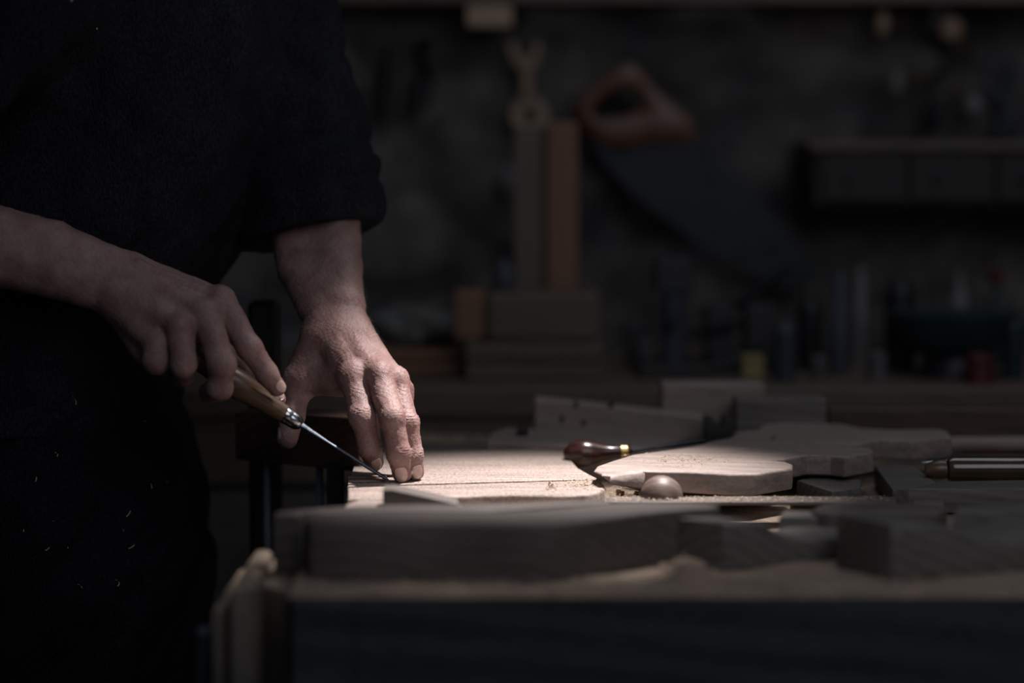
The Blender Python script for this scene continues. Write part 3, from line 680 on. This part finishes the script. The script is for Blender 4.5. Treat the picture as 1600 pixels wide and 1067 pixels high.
def f_hair(P):
    d = ell(P, hp(-.02, 0, .042), (.104, .083, .094), HR); return np.maximum(d, (P - V(hp(.045, 0, .04))) @ V(look - uu * .75) / 1.25) + .0015 * nz(P, 120)
a = np.array([list(HC)]); link('hair', np_mesh('hair', [nets(f_hair, a[0] - .16, a[0] + .17, .006, .01)]), 'hair', person)
for s in (-1, 1):
    c = hp(.078, s * .032, .018)
    c = c - look * .006; lathe('eye', c - look * .012, c + look * .012, [(0, .001), (.1, .007), (.3, .011), (.5, .012), (.7, .011), (.9, .007), (1, .001)], 'eye', person, 16)

# fingernails, laid on the fingertip surface
def nail(f, c, out, along, wid, ln, R_n):
    """c on the finger's axis; vertices fan round the axis and march inwards onto the skin"""
    along = along.normalized(); out = (out - along * out.dot(along)).normalized(); side = out.cross(along)
    n = 11; P0 = []; D0_ = []
    for i_ in range(n):
        for j_ in range(n):
            u_, v_ = 2 * i_ / (n - 1) - 1, 2 * j_ / (n - 1) - 1
            k_ = (abs(u_) ** 2.4 + abs(v_) ** 2.4) ** (1 / 2.4); mx_ = max(abs(u_), abs(v_)); sc = mx_ / k_ if k_ > 0 else 1
            th = u_ * sc * wid / R_n; dr_ = out * math.cos(th) + side * math.sin(th)
            P0.append(list(c + along * (v_ * sc * ln) + dr_ * (R_n + .006))); D0_.append(list(dr_))
    P = np.array(P0, np.float32); D_ = np.array(D0_, np.float32); st = np.zeros(len(P), np.float32)
    for _ in range(30): st = np.clip(st + f(P - D_ * st[:, None]) * .6, 0, R_n + .004)
    st = np.minimum(st, np.median(st) + .0022)
    P = P - D_ * st[:, None] + D_ * .0005
    m_ = np.array([max(abs(2 * i_ / (n - 1) - 1), abs(2 * j_ / (n - 1) - 1)) for i_ in range(n) for j_ in range(n)])
    top = P + D_ * (.0006 * (1 - m_ ** 6))[:, None]; bot = P - D_ * .0016
    key = {(i_, j_): i_ * n + j_ for i_ in range(n) for j_ in range(n)}
    fq = [(key[i_, j_], key[i_ + 1, j_], key[i_ + 1, j_ + 1], key[i_, j_ + 1]) for i_ in range(n - 1) for j_ in range(n - 1)]
    N = n * n
    rim = [(i_, 0) for i_ in range(n)] + [(n - 1, j_) for j_ in range(1, n)] + [(i_, n - 1) for i_ in range(n - 2, -1, -1)] + [(0, j_) for j_ in range(n - 2, 0, -1)]
    q = fq + [tuple(x + N for x in f_[::-1]) for f_ in fq] + [(key[rim[k_]], key[rim[(k_ + 1) % len(rim)]], key[rim[(k_ + 1) % len(rim)]] + N, key[rim[k_]] + N) for k_ in range(len(rim))]
    link('fingernail', np_mesh('fingernail', [(np.concatenate([top, bot]), np.array(q))]), 'nail', person)
px_ = 2.45 / F
def dirpx(dx, dz, dy): return Vector((dx, dy, -dz))
nail(f_left, at(582.5, 717, 2.471), Vector((.30, -1, .1)), LH['index'][3][0] - LH['index'][2][0], 8.2 * px_, 13.5 * px_, 15.5 * px_)
nail(f_left, at(626, 733, 2.455), Vector((.03, -1, .1)), LH['middle'][3][0] - LH['middle'][2][0], 9.2 * px_, 15 * px_, 16 * px_)
nail(f_left, at(648.5, 730, 2.467), Vector((.25, -1, .1)), LH['ring'][3][0] - LH['ring'][2][0], 7.6 * px_, 13 * px_, 14 * px_)
nail(f_left, at(450, 683, 2.515), Vector((-1, -.45, .1)), LH['thumb'][3][0] - LH['thumb'][2][0], 9 * px_, 13 * px_, 16.5 * px_)
nail(f_right, at(430.5, 602.5, 2.427), Vector((.45, -.85, .35)), RH['index'][3][0] - RH['index'][2][0], 8 * px_, 11 * px_, 14.5 * px_)
nail(f_right, at(434, 623, 2.460), Vector((.55, -.75, .35)), RH['thumb'][3][0] - RH['thumb'][2][0], 7.5 * px_, 10 * px_, 13.5 * px_)

# ================================================================== SAWDUST AND SHAVINGS
def flakes(name, regs, label, m='dust', up_=None):
    """regs: list of (pts4 corner polygon as callables / positions generator, count, smin, smax)"""
    vs_, qs = [], []
    for gen, cnt, s0, s1 in regs:
        for _ in range(cnt):
            p = gen(); s = s0 + (s1 - s0) * random.random() ** 2.5
            a_ = random.random() * 6.28; ax = Vector((math.cos(a_), math.sin(a_), random.uniform(-.25, .5))).normalized(); bx = Vector((-ax.y, ax.x, random.uniform(-.3, .4))).normalized()
            k_ = len(vs_); h_ = Vector((0, 0, s * random.uniform(.15, .6)))
            vs_ += [p + ax * s, p + bx * s * .5, p - ax * s, p - bx * s * .5, p + h_]
            qs += [(k_, k_ + 1, k_ + 4), (k_ + 1, k_ + 2, k_ + 4), (k_ + 2, k_ + 3, k_ + 4), (k_ + 3, k_, k_ + 4)]
    o = link(name, np_mesh(name, [(np.array([list(v_) for v_ in vs_], np.float32), np.array(qs))]), m)
    o.data.polygons.foreach_set('use_smooth', [False] * len(o.data.polygons))
    return tag(o, label, 'sawdust', kind='stuff')
def G(px, py, sx, sy, z, h_=0):
    def g():
        x, y = random.gauss(0, 1), random.gauss(0, 1); p = on(px + x * sx, py + y * sy, z)
        p.z += h_ * random.random() * math.exp(-(x * x + y * y) / 2); return p
    return g
def U(px0, px1, py0, py1, z, h_=.001):
    def g():
        p = on(random.uniform(px0, px1), random.uniform(py0, py1), z); p.z += random.random() * h_; return p
    return g
flakes('sawdust', [(G(908, 757, 20, 4.5, BT, .003), 420, .0006, .0026), (G(862, 763, 7, 2.5, BT, .003), 45, .001, .003), (U(660, 930, 751, 770, BT, .0004), 130, .0003, .0009), (U(560, 880, 715, 750, BT, .0003), 60, .0003, .0007)], 'fine sawdust and chips on the right corner of the grooved board')
flakes('sawdust', [(G(1075, 718, 38, 5, ST, .0015), 330, .0006, .0024), (G(1130, 712, 40, 9, ST, .001), 120, .0003, .0012), (U(1000, 1180, 705, 732, ST, .0004), 130, .0003, .0010), (G(1209, 684, 3, 1.5, ST, .003), 14, .001, .0025)], 'scattered pale sawdust on top of the stepped board')
flakes('sawdust', [(G(962, 772, 14, 6, BZ + .001, .008), 700, .0005, .0024), (U(940, 1000, 755, 785, BZ, .003), 500, .0004, .0020), (G(665, 690, 25, 3, BZ, .012), 300, .001, .004), (U(655, 765, 682, 697, BZ, .004), 500, .001, .004), (U(1000, 1350, 762, 790, BZ, .002), 300, .0005, .002)], 'loose sawdust lying on the bench top between the boards')
flakes('sawdust', [(U(952, 1390, 776.5, 783.5, .9052, .0012), 1100, .0005, .0022)], 'sawdust coating the thin lath')
# heaped band along the front edge
nx_, ny_ = 420, 26; hv = []
x_a, x_b = xl - .002, 1.49
for j_ in range(ny_):
    for i_ in range(nx_):
        x = x_a + (x_b - x_a) * i_ / (nx_ - 1); t = j_ / (ny_ - 1); y = yf - .003 + t * .20
        n_ = noise.noise(Vector((x * 22, y * 22, 0))) * .5 + noise.noise(Vector((x * 70, y * 70, 2))) * .3 + noise.noise(Vector((x * 240, y * 240, 5))) * .12
        e_ = min(1, j_ / 3) * min(1, (ny_ - 1 - j_) / 4)
        h_ = max(-.0006, .0032 + .0042 * n_) * e_ - .002 * (1 - e_)
        gx = (x - on(1072, 900, BZ).x) / .022; gy = (y - 2.045) / .02
        h_ += .014 * math.exp(-(gx * gx + gy * gy)) * (1 + .6 * n_)
        hv.append((x, y, BZ + h_))
i = np.arange(nx_ * ny_).reshape(ny_, nx_); q = np.stack([i[:-1, :-1], i[:-1, 1:], i[1:, 1:], i[1:, :-1]], -1).reshape(-1, 4)
tag(link('sawdust', np_mesh('sawdust', [(np.array(hv, np.float32), q)]), 'old_dust'), 'long drift of sawdust along the front edge of the bench', 'sawdust', kind='stuff')
flakes('sawdust', [(U(462, 1600, 905, 929, BZ + .003, .004), 2600, .0006, .003), (G(1072, 888, 18, 6, BZ + .006, .012), 260, .001, .005)], 'coarse chips on the sawdust drift at the bench front')
fl = lambda: at(random.uniform(20, 270), random.uniform(660, 930), 2.60)
# curled shavings
def shaving(px, py, z, turns, r0, r1, wid, label, tilt=0):
    c = on(px, py, z); bm = bmesh.new(); prev = None; n = int(26 * turns)
    Rm = Matrix.Rotation(tilt, 3, 'Z')
    for k_ in range(n + 1):
        t = k_ / n; a_ = t * turns * 6.283; r = r0 + (r1 - r0) * t
        p = Vector((r * math.cos(a_), -wid / 2 + wid * .9 * t, r * math.sin(a_) + r1)); q_ = p + Vector((0, wid, .15 * wid * math.sin(a_)))
        a1 = [bm.verts.new(c + Rm @ p), bm.verts.new(c + Rm @ q_)]
        if prev: bm.faces.new((prev[0], a1[0], a1[1], prev[1]))
        prev = a1
    bmesh.ops.solidify(bm, geom=bm.faces[:], thickness=.0003)
    o = link('wood_shaving', bm_mesh('wood_shaving', bm), 'shaving'); shade_auto(o, 60)
    return tag(o, label, 'shaving')
shaving(989, 768, BZ + .002, 1.6, .003, .0065, .006, 'upright curled wood shaving beside the small palm gouge', .5)
shaving(973, 777, BZ + .002, 1.3, .002, .0045, .005, 'small curled shaving on the bright sawdust left of the palm gouge', 2.0)
shaving(1000, 779, BZ + .002, 1.5, .002, .004, .004, 'small curl touching the round knob of the palm gouge', 1.1)
shaving(862, 762, BT, .9, .0015, .003, .006, 'tiny dark chip curl near the rounded end of the grooved board', .2)
shaving(1209, 686, ST, 1.2, .0015, .003, .004, 'tiny curl alone on the far part of the stepped board', .2)
# lint and dust specks caught on the cloth: project on the apron surface
def fset(P): return f_apron(P)
lv, lq = [], []
random.seed(3)
for (px, py, s, a0) in ((236, 765, 9, 1.2), (196, 808, 6, .6), (194, 832, 7, 1.8), (117, 634, 8, 1.0), (88, 713, 5, .4), (199, 857, 6, .2), (105, 858, 7, .9), (54, 877, 6, 2.0), (178, 907, 8, .5), (55, 753, 4, 1), (227, 660, 3, 2), (262, 755, 3, 1), (86, 815, 4, 2.2), (70, 860, 4, .3), (128, 920, 5, 1.4), (36, 831, 3, .7), (150, 46, 4, .2), (110, 4, 5, .8)):
    f_ = f_shirt if py < 650 else f_apron
    P = V([at(px, py, 2.40)]); dr = V(ray(px, py).normalized())
    for _ in range(60): P = P + dr * (f_(P) * .6)[:, None]
    c = Vector(P[0]) - Vector((0, .0012, 0)); bm_pts = []; cu = random.choice((-.5, .28, .5, .7, .1))
    for k_ in range(7):
        a_ = a0 + k_ * cu; c = c + Vector((math.cos(a_), 0, math.sin(a_))) * s / F * 2.5 * .32; bm_pts.append(c)
    for k_ in range(7):
        for o_ in (Vector((-.0002, -.0004, .0004)), Vector((.0004, 0, -.0004))): lv.append(bm_pts[k_] + o_)
        if k_: b0 = len(lv) - 4; lq += [(b0, b0 + 1, b0 + 3), (b0, b0 + 3, b0 + 2)]
tag(link('lint', np_mesh('lint', [(np.array([list(v_) for v_ in lv], np.float32), np.array(lq))]), 'shaving', recenter=False), 'tiny pale wood fibres caught on the dark cloth of the person', 'fibres', kind='stuff')

# ================================================================== BACKGROUND BENCH
WZ = .935; WF = 3.17
rb = thing('rear_bench', (0, 3.45, 0), 'long dark bench along the stone wall carrying crates and jars', 'workbench')
for k in range(3): box('plank', -1.9, 2.3, WF + k * .2, WF + k * .2 + .198, WZ - .04, WZ, 'crate', rb, bevel=.003)
box('front_rail', -1.9, 2.3, WF + .01, WF + .04, WZ - .13, WZ - .041, 'crate', rb)
for k in range(9): box('lower_panel', -1.85 + k * .455, -1.4 + k * .455, WF + .03, WF + .044, .44, WZ - .135, 'walnut' if k % 2 else 'grey_v', rb)
box('shelf', -1.88, 2.28, WF + .046, WF + .55, .40, .43, 'crate', rb)
for x0 in (-1.8, -.35, .9, 2.15): box('leg', x0, x0 + .08, WF + .045, WF + .125, 0, WZ - .041, 'dark', rb)
# timber / crates on the rear bench
def bz(px, Y): return at(px, 600, Y).x
def crate(px0, px1, py0, py1, Y, dep, m, label, name='crate', nslat=3, cat='crate'):
    a, b_ = at(px0, py0, Y), at(px1, py1, Y); z0_ = max(b_.z, WZ); hgt = a.z - z0_
    t = thing(name, ((a.x + b_.x) / 2, Y + dep / 2, z0_), label, cat)
    for k in range(nslat):
        z_ = z0_ + k * hgt / nslat
        box('slat', a.x, b_.x, Y, Y + .012, z_ + .001, z_ + hgt / nslat - .002, m, t)
        box('slat', a.x, b_.x, Y + dep - .012, Y + dep, z_ + .001, z_ + hgt / nslat - .002, m, t)
    for x_ in (a.x, b_.x - .014): box('side', x_, x_ + .014, Y + .0125, Y + dep - .0125, z0_ + .001, a.z - .001, m, t)
    box('base', a.x + .015, b_.x - .015, Y + .013, Y + dep - .013, z0_, z0_ + .01, m, t)
    return t
crate(728, 941, 533, 640, 3.28, .22, 'crate', 'dark slatted wooden crate on the rear bench below the upright planks', nslat=2)
zc = at(800, 533, 3.28).z + .001
tag(pbox('timber_block', 762, 938, 459, 532, 3.30, .18, 'crate', bevel=.004), 'long brown timber block lying on top of the slatted crate', 'timber')
tag(pbox('pale_offcut', 709, 757, 455, 532, 3.30, .06, 'brown', bevel=.004), 'short lighter offcut standing beside the brown timber block', 'offcut')
crate(590, 722, 543, 645, 3.36, .2, 'brown', 'low reddish wooden box on the rear bench behind the flat hand', 'wooden_box', 2, 'box')
tag(pbox('upright_plank', 803, 853, 196, 458, 3.44, .03, 'grey_v'), 'greyish upright plank leaning over the timber block', 'plank')
tag(pbox('upright_plank', 855, 903, 190, 458, 3.42, .035, 'brown'), 'reddish brown upright plank right of the grey one', 'plank')
# small pieces left of the planks
tag(lathe('spray_can', Vector((at(787, 459, 3.36).x, 3.36, at(787, 459, 3.36).z)), at(787, 405, 3.36), [(0, .012), (.05, .014), (.7, .014), (.85, .008), (1, .006)], 'navy'), 'small slate blue bottle standing on the timber block', 'bottle')
tag(lathe('hanging_plumb', at(792, 305, 3.76), at(792, 258, 3.76), [(0, .004), (.2, .012), (.7, .013), (.9, .006), (1, .004)], 'white'), 'small pale plumb weight hanging left of the grey upright plank', 'plumb weight')
# shelf beam + small wooden block
sh = thing('wall_shelf', (0, 3.62, at(800, 6, 3.50).z), 'dark shelf running along the wall at the top of the picture', 'shelf')
zt = at(800, 5, 3.67).z
box('shelf_board', -1.6, 2.0, 3.67, 3.78, zt, zt + .03, 'crate', sh)
for x_ in (-1.3, 1.35): box('bracket', x_, x_ + .03, 3.68, 3.78, zt - .12, zt - .0005, 'dark', sh)
tag(pbox('pale_block', 729, 800, 8, 42, 3.655, .05, 'pale'), 'pale wooden block hanging just under the wall shelf', 'block')
# spanner
Yw = 3.76; sp_ = thing('spanner', at(825, 120, Yw), 'old forked spanner hanging on the wall above the upright planks', 'spanner')
slab('jaw', [at(x, y, Yw) for x, y in ((795, 64), (806, 68), (811, 82), (822, 90), (834, 84), (833, 68), (842, 62), (846, 80), (838, 102), (830, 112), (816, 112), (802, 98), (795, 82))], .008, 'pale', sp_, direction=Vector((0, 1, 0)), bevel=.0015)
slab('shank', [at(x, y, Yw) for x, y in ((815, 108), (831, 108), (831, 158), (815, 158))], .006, 'pale', sp_, direction=Vector((0, 1, 0)), bevel=.0015)
bm = bmesh.new(); ctr = at(828, 180, Yw); R1, R2 = 29 * Yw / F, 12 * Yw / F
ring = []
for k in range(28):
    a_ = k / 28 * 6.283; ring.append([bm.verts.new(ctr + Vector((math.cos(a_) * r, yy, math.sin(a_) * r))) for r, yy in ((R1, 0), (R1, .008), (R2, .008), (R2, 0))])
for k in range(28):
    a_, b_ = ring[k], ring[(k + 1) % 28]
    for j_ in range(4): bm.faces.new((a_[j_], a_[(j_ + 1) % 4], b_[(j_ + 1) % 4], b_[j_]))
link('ring_end', bm_mesh('ring_end', bm), 'pale', sp_)
# hand saw
Ys = 3.70; saw = thing('hand_saw', at(985, 170, Ys), 'large hand saw with a brown wooden handle hanging diagonally on the wall', 'saw')
outer = [(893, 168), (905, 150), (935, 128), (962, 104), (984, 95), (1003, 108), (1022, 135), (1050, 160), (1078, 180), (1092, 204), (1082, 222), (1050, 226), (1015, 222), (992, 228), (950, 230), (925, 216), (912, 196)]
inner = [(926, 172), (944, 152), (968, 140), (990, 140), (1003, 152), (1002, 170), (985, 180), (955, 186), (932, 186)]
def ring_prism(name, outer, inner, Y, th, m, parent, n=64):
    def res(p):
        P_ = [Vector((x, y, 0)) for x, y in p]; P_ = smooth_poly(P_, 2); L = [0]
        for a_, b_ in zip(P_, P_[1:] + P_[:1]): L.append(L[-1] + (b_ - a_).length)
        c = sum(P_, Vector()) / len(P_); out_ = []
        for k in range(n):
            ang = -math.pi + k / n * 2 * math.pi; best = None; dd = Vector((math.cos(ang), math.sin(ang), 0))
            for a_, b_ in zip(P_, P_[1:] + P_[:1]):
                e = b_ - a_; den = dd.x * e.y - dd.y * e.x
                if abs(den) < 1e-9: continue
                cc = Vector((964, 166, 0)); w_ = a_ - cc; t = (w_.x * e.y - w_.y * e.x) / den; s = (w_.x * dd.y - w_.y * dd.x) / den
                if t > 0 and -1e-6 <= s <= 1 + 1e-6 and (best is None or t > best[0]): best = (t, cc + dd * t)
            out_.append(best[1])
        return out_
    O, I_ = res(outer), res(inner); bm = bmesh.new(); rg = []
    for o_, i_ in zip(O, I_):
        rg.append([bm.verts.new(at(p.x, p.y, Y) + Vector((0, dy, 0))) for p, dy in ((o_, .004), (o_, th - .004), (o_.lerp(i_, .15), th), (i_.lerp(o_, .15), th), (i_, th - .004), (i_, .004), (i_.lerp(o_, .15), 0), (o_.lerp(i_, .15), 0))])
    for k in range(n):
        a_, b_ = rg[k], rg[(k + 1) % n]
        for j_ in range(8): bm.faces.new((a_[j_], a_[(j_ + 1) % 8], b_[(j_ + 1) % 8], b_[j_]))
    o = link(name, bm_mesh(name, bm), m, parent); shade_auto(o, 50); return o
ring_prism('handle', outer, inner, Ys, .024, 'sawhandle', saw)
tube('wall_nail', [at(964, 148, Ys - .006), at(964, 148, WY)], .004, 'darksteel', saw)
for px, py in ((1020, 200), (1058, 205), (1010, 172)):
    p = at(px, py, Ys); tube('bolt', [p + Vector((0, -.002, 0)), p + Vector((0, .003, 0))], .004, 'darksteel', saw)
slab('blade', [at(x, y, Ys + .011) for x, y in ((918, 205), (1060, 190), (1090, 215), (1260, 395), (1282, 440), (1225, 452), (1100, 388), (985, 300), (935, 240))], .002, 'bladesteel', saw, direction=Vector((0, 1, 0)), bevel=0)
# panel / drawer box at right
pn = thing('wall_cabinet', at(1440, 320, 3.60), 'dark flat wall cabinet at the right side of the wall', 'cabinet')
a, b_ = at(1272, 236, 3.6), at(1700, 322, 3.6)
box('case', a.x, b_.x, 3.6, 3.79, b_.z, a.z, 'black', pn); box('top_board', a.x - .01, b_.x, 3.585, 3.79, a.z + .0005, a.z + .014, 'crate', pn)
for k in range(3):
    x0 = a.x + .01 + k * (b_.x - a.x - .02) / 3; f_ = box('door', x0 + .003, x0 + (b_.x - a.x - .02) / 3 - .003, 3.588, 3.5995, b_.z + .008, a.z - .006, 'black', pn)
    xm = x0 + .04; lathe('knob', Vector((xm, 3.574, (a.z + b_.z) / 2)), Vector((xm, 3.588, (a.z + b_.z) / 2)), [(0, .004), (.3, .007), (1, .004)], 'black_iron', f_, 12)
# hanging tools upper right
def mallet(px, py, rx, ry, hx, hy, label, m='white', name='mallet'):
    t = thing(name, at(px, py, 3.72), label, 'tool')
    A_ = at(px, py - ry, 3.72); B2 = at(px, py + ry, 3.72); r = rx * 3.72 / F
    lathe('head', A_, B2, [(0, r * .4), (.12, r * .8), (.35, r), (.65, r), (.88, r * .8), (1, r * .4)], m, t, 20)
    tube('handle', [at(px, py, 3.72), at(hx, hy, 3.74)], .008, 'dark', t)
mallet(1379, 35, 11, 20, 1420, 30, 'pale knob-headed tool hanging leftmost at the upper right', 'pale')
mallet(1486, 46, 18, 19, 1520, 85, 'tool with a round pale wooden head at the upper right', 'pale')
mallet(1402, 128, 9, 22, 1450, 122, 'small hammer with a brown handle hanging below the two knobs', 'white', 'hammer')
mallet(1521, 165, 14, 17, 1490, 130, 'dull grey knob-headed tool hanging lowest at the upper right', 'white')
br = thing('hand_brace', at(1450, 90, 3.74), 'dark iron hand brace hanging among the knob-headed tools', 'brace')
tube('crank', [at(x, y, 3.74) for x, y in ((1445, 10), (1450, 50), (1480, 60), (1484, 110), (1452, 120), (1455, 170))], .007, 'darksteel', br)
lathe('chuck', at(1455, 165, 3.74), at(1456, 205, 3.74), [(0, .008), (.3, .012), (.8, .011), (1, .005)], 'darksteel', br)
br2 = thing('pair_of_pincers', at(1570, 120, 3.74), 'dark blue handled pincers hanging at the right edge', 'pincers')
tube('jaw_arm', [at(1545, 130, 3.74), at(1575, 165, 3.74), at(1590, 215, 3.74)], .006, 'navy', br2); tube('jaw_arm', [at(1585, 90, 3.74), at(1575, 160, 3.74), at(1562, 215, 3.74)], .006, 'navy', br2)
# left of spanner: tools hanging as dark shapes
def hang(pts, rad, m, label, name, cat):
    t = tube(name, [at(x, y, 3.75) for x, y in pts], rad, m); return tag(t, label, cat)
hang([(612, 70), (608, 130), (604, 190)], .012, 'black_iron', 'dark iron bar tool hanging on the wall above the sleeve', 'iron_bar', 'tool')
hang([(662, 60), (664, 120), (655, 170)], .016, 'black_iron', 'thick black file hanging on the wall left of the spanner', 'file', 'file')
tag(lathe('string_spool', at(694, 212, 3.72), at(694, 180, 3.72), [(0, .012), (.1, .014), (.15, .010), (.85, .010), (.9, .014), (1, .012)], 'grey'), 'small grey spool hung on the wall left of the planks', 'spool')
# rear bench: vises, bottles, tins
def bottle(px, py0, py1, Y, r, m, label, name='bottle', cat='bottle', prof=None):
    a_ = at(px, py1, Y); z0_ = WZ if py1 > 585 else a_.z
    A_ = Vector((a_.x, Y, z0_)); B2 = Vector((a_.x, Y, at(px, py0, Y).z))
    return tag(lathe(name, A_, B2, [(t, r * k * Y / F) for t, k in (prof or [(0, .9), (.03, 1), (.62, 1), (.75, .6), (.8, .42), (.97, .42), (1, .3)])], m), label, cat)
can = [(0, .95), (.02, 1), (.9, 1), (.94, .8), (1, .75)]
drill = thing('drill_stand', Vector((at(1052, 600, 3.36).x, 3.36, WZ)), 'dark blue iron drill stand on the rear bench under the saw blade', 'drill stand')
dx = at(1052, 600, 3.36).x
box('foot', dx - .05, dx + .05, 3.31, 3.43, WZ, WZ + .018, 'black_iron', drill)
lathe('column', Vector((dx, 3.37, WZ + .018)), Vector((dx, 3.37, at(1052, 425, 3.37).z)), [(0, .014), (1, .013)], 'navy', drill)
box('motor_head', dx - .026, dx + .024, 3.33, 3.42, at(1052, 455, 3.36).z, at(1052, 402, 3.36).z, 'black_iron', drill)
tube('lever', [Vector((dx + .02, 3.35, at(1052, 520, 3.36).z)), Vector((dx + .09, 3.33, at(1052, 500, 3.36).z))], .006, 'black_iron', drill)
lathe('chuck', Vector((dx - .002, 3.345, at(1052, 456, 3.36).z)), Vector((dx - .002, 3.345, at(1052, 510, 3.36).z)), [(0, .012), (.5, .014), (1, .006)], 'navy', drill)
bottle(990, 500, 600, 3.50, 14, 'grey', 'grey tin standing left of the drill stand', 'tin', 'tin', can)
bottle(1008, 525, 600, 3.40, 13, 'grey', 'shorter grey tin in front of the taller one', 'tin', 'tin', can)
vz = thing('machine_vise', Vector((at(1150, 600, 3.40).x, 3.40, WZ)), 'black iron vise with a sloping handle on the rear bench', 'vise')
vx = at(1150, 600, 3.40).x
box('foot', vx - .04, vx + .05, 3.36, 3.46, WZ, WZ + .03, 'black_iron', vz); box('jaw', vx - .045, vx - .008, 3.36, 3.44, WZ + .031, WZ + .095, 'black_iron', vz); box('jaw', vx + .01, vx + .05, 3.36, 3.44, WZ + .031, WZ + .095, 'black_iron', vz)
tube('handle', [at(1110, 505, 3.38), at(1230, 420, 3.38)], .007, 'darksteel', vz)
tag(pbox('yellow_box', 1160, 1194, 556, 592, 3.28, .03, 'yellow'), 'small yellow box on the rear bench behind the pale block', 'box')
yb = [o for o in C.objects if o.name == 'yellow_box'][0]; 
tag(box('tin_box', at(1140, 600, 3.26).x, at(1200, 600, 3.26).x, 3.262, 3.33, WZ, at(1160, 592.5, 3.28).z, 'grey'), 'flat grey tin box carrying the small yellow box', 'box')
bottle(1226, 505, 605, 3.26, 17, 'navy', 'slate blue can beside the small yellow box', 'paint_can', 'can', can)
bottle(1265, 470, 600, 3.42, 20, 'black_iron', 'tall black canister on the rear bench', 'canister', 'canister', can)
bottle(1310, 425, 600, 3.36, 15, 'navy', 'tall slim blue bottle on the rear bench', prof=[(0, .9), (.03, 1), (.5, 1), (.58, .7), (.95, .6), (1, .4)])
bottle(1343, 415, 598, 3.46, 12, 'white', 'slim pale bottle right of the tall blue one', prof=[(0, .9), (.03, .95), (.8, .9), (.9, .5), (1, .4)])
bottle(1278, 555, 600, 3.30, 12, 'grey', 'small grey jar below the tall blue bottle', 'jar', 'jar', can)
bottle(1405, 440, 600, 3.42, 24, 'black_iron', 'wide black canister in the middle of the right-hand jars', 'canister', 'canister', can)
bottle(1370, 550, 600, 3.28, 16, 'grey', 'squat grey jar in front of the wide black canister', 'jar', 'jar', can)
bottle(1497, 425, 598, 3.52, 13, 'white', 'pale capped bottle behind the teal enamel basin', prof=[(0, .9), (.03, 1), (.75, 1), (.85, .5), (1, .45)])
bcap = bottle(1556, 440, 598, 3.50, 14, 'teal', 'dark bottle with a red cap behind the teal basin')
lathe('cap', at(1556, 443, 3.50), at(1556, 420, 3.50), [(0, .010), (.1, .011), (1, .010)], 'red', bcap)
a_ = at(1490, 540, 3.34); tag(lathe('enamel_basin', Vector((a_.x, 3.34, WZ + .028)), Vector((a_.x, 3.34, at(1490, 488, 3.34).z)), [(0, .04), (.1, .055), (.5, .075), (.9, .088), (1, .09)], 'teal', n=40), 'wide teal enamel basin at the right of the rear bench', 'basin')
tag(lathe('basin_stand', Vector((a_.x, 3.34, WZ)), Vector((a_.x, 3.34, WZ + .028)), [(0, .05), (.5, .045), (1, .04)], 'black_iron', n=30), 'low black round stand under the teal basin', 'stand')
bottle(1530, 552, 602, 3.235, 22, 'red', 'low dark red tin in front of the basin', 'tin', 'tin', can)
bottle(1583, 500, 600, 3.30, 16, 'teal', 'dark teal jar at the right edge', 'jar', 'jar', can)
# crumpled rag on the rear bench / on wall lower left
def rag(name, c, s, m, label):
    def f_(P): return ell(P, c, s) + .008 * nz(P, 45, 1) + .004 * nz(P, 90, 2)
    o = link(name, np_mesh(name, [nets(f_, np.array(c) - np.array(s) - .03, np.array(c) + np.array(s) + .03, .006, .02)]), m); return tag(o, label, 'rag')
cxy = at(655, 500, 3.45); rag('folded_rag', (cxy.x, 3.46, at(655, 543, 3.45).z + .03), (.075, .05, .03), 'rag', 'crumpled grey rag lying on the reddish box')
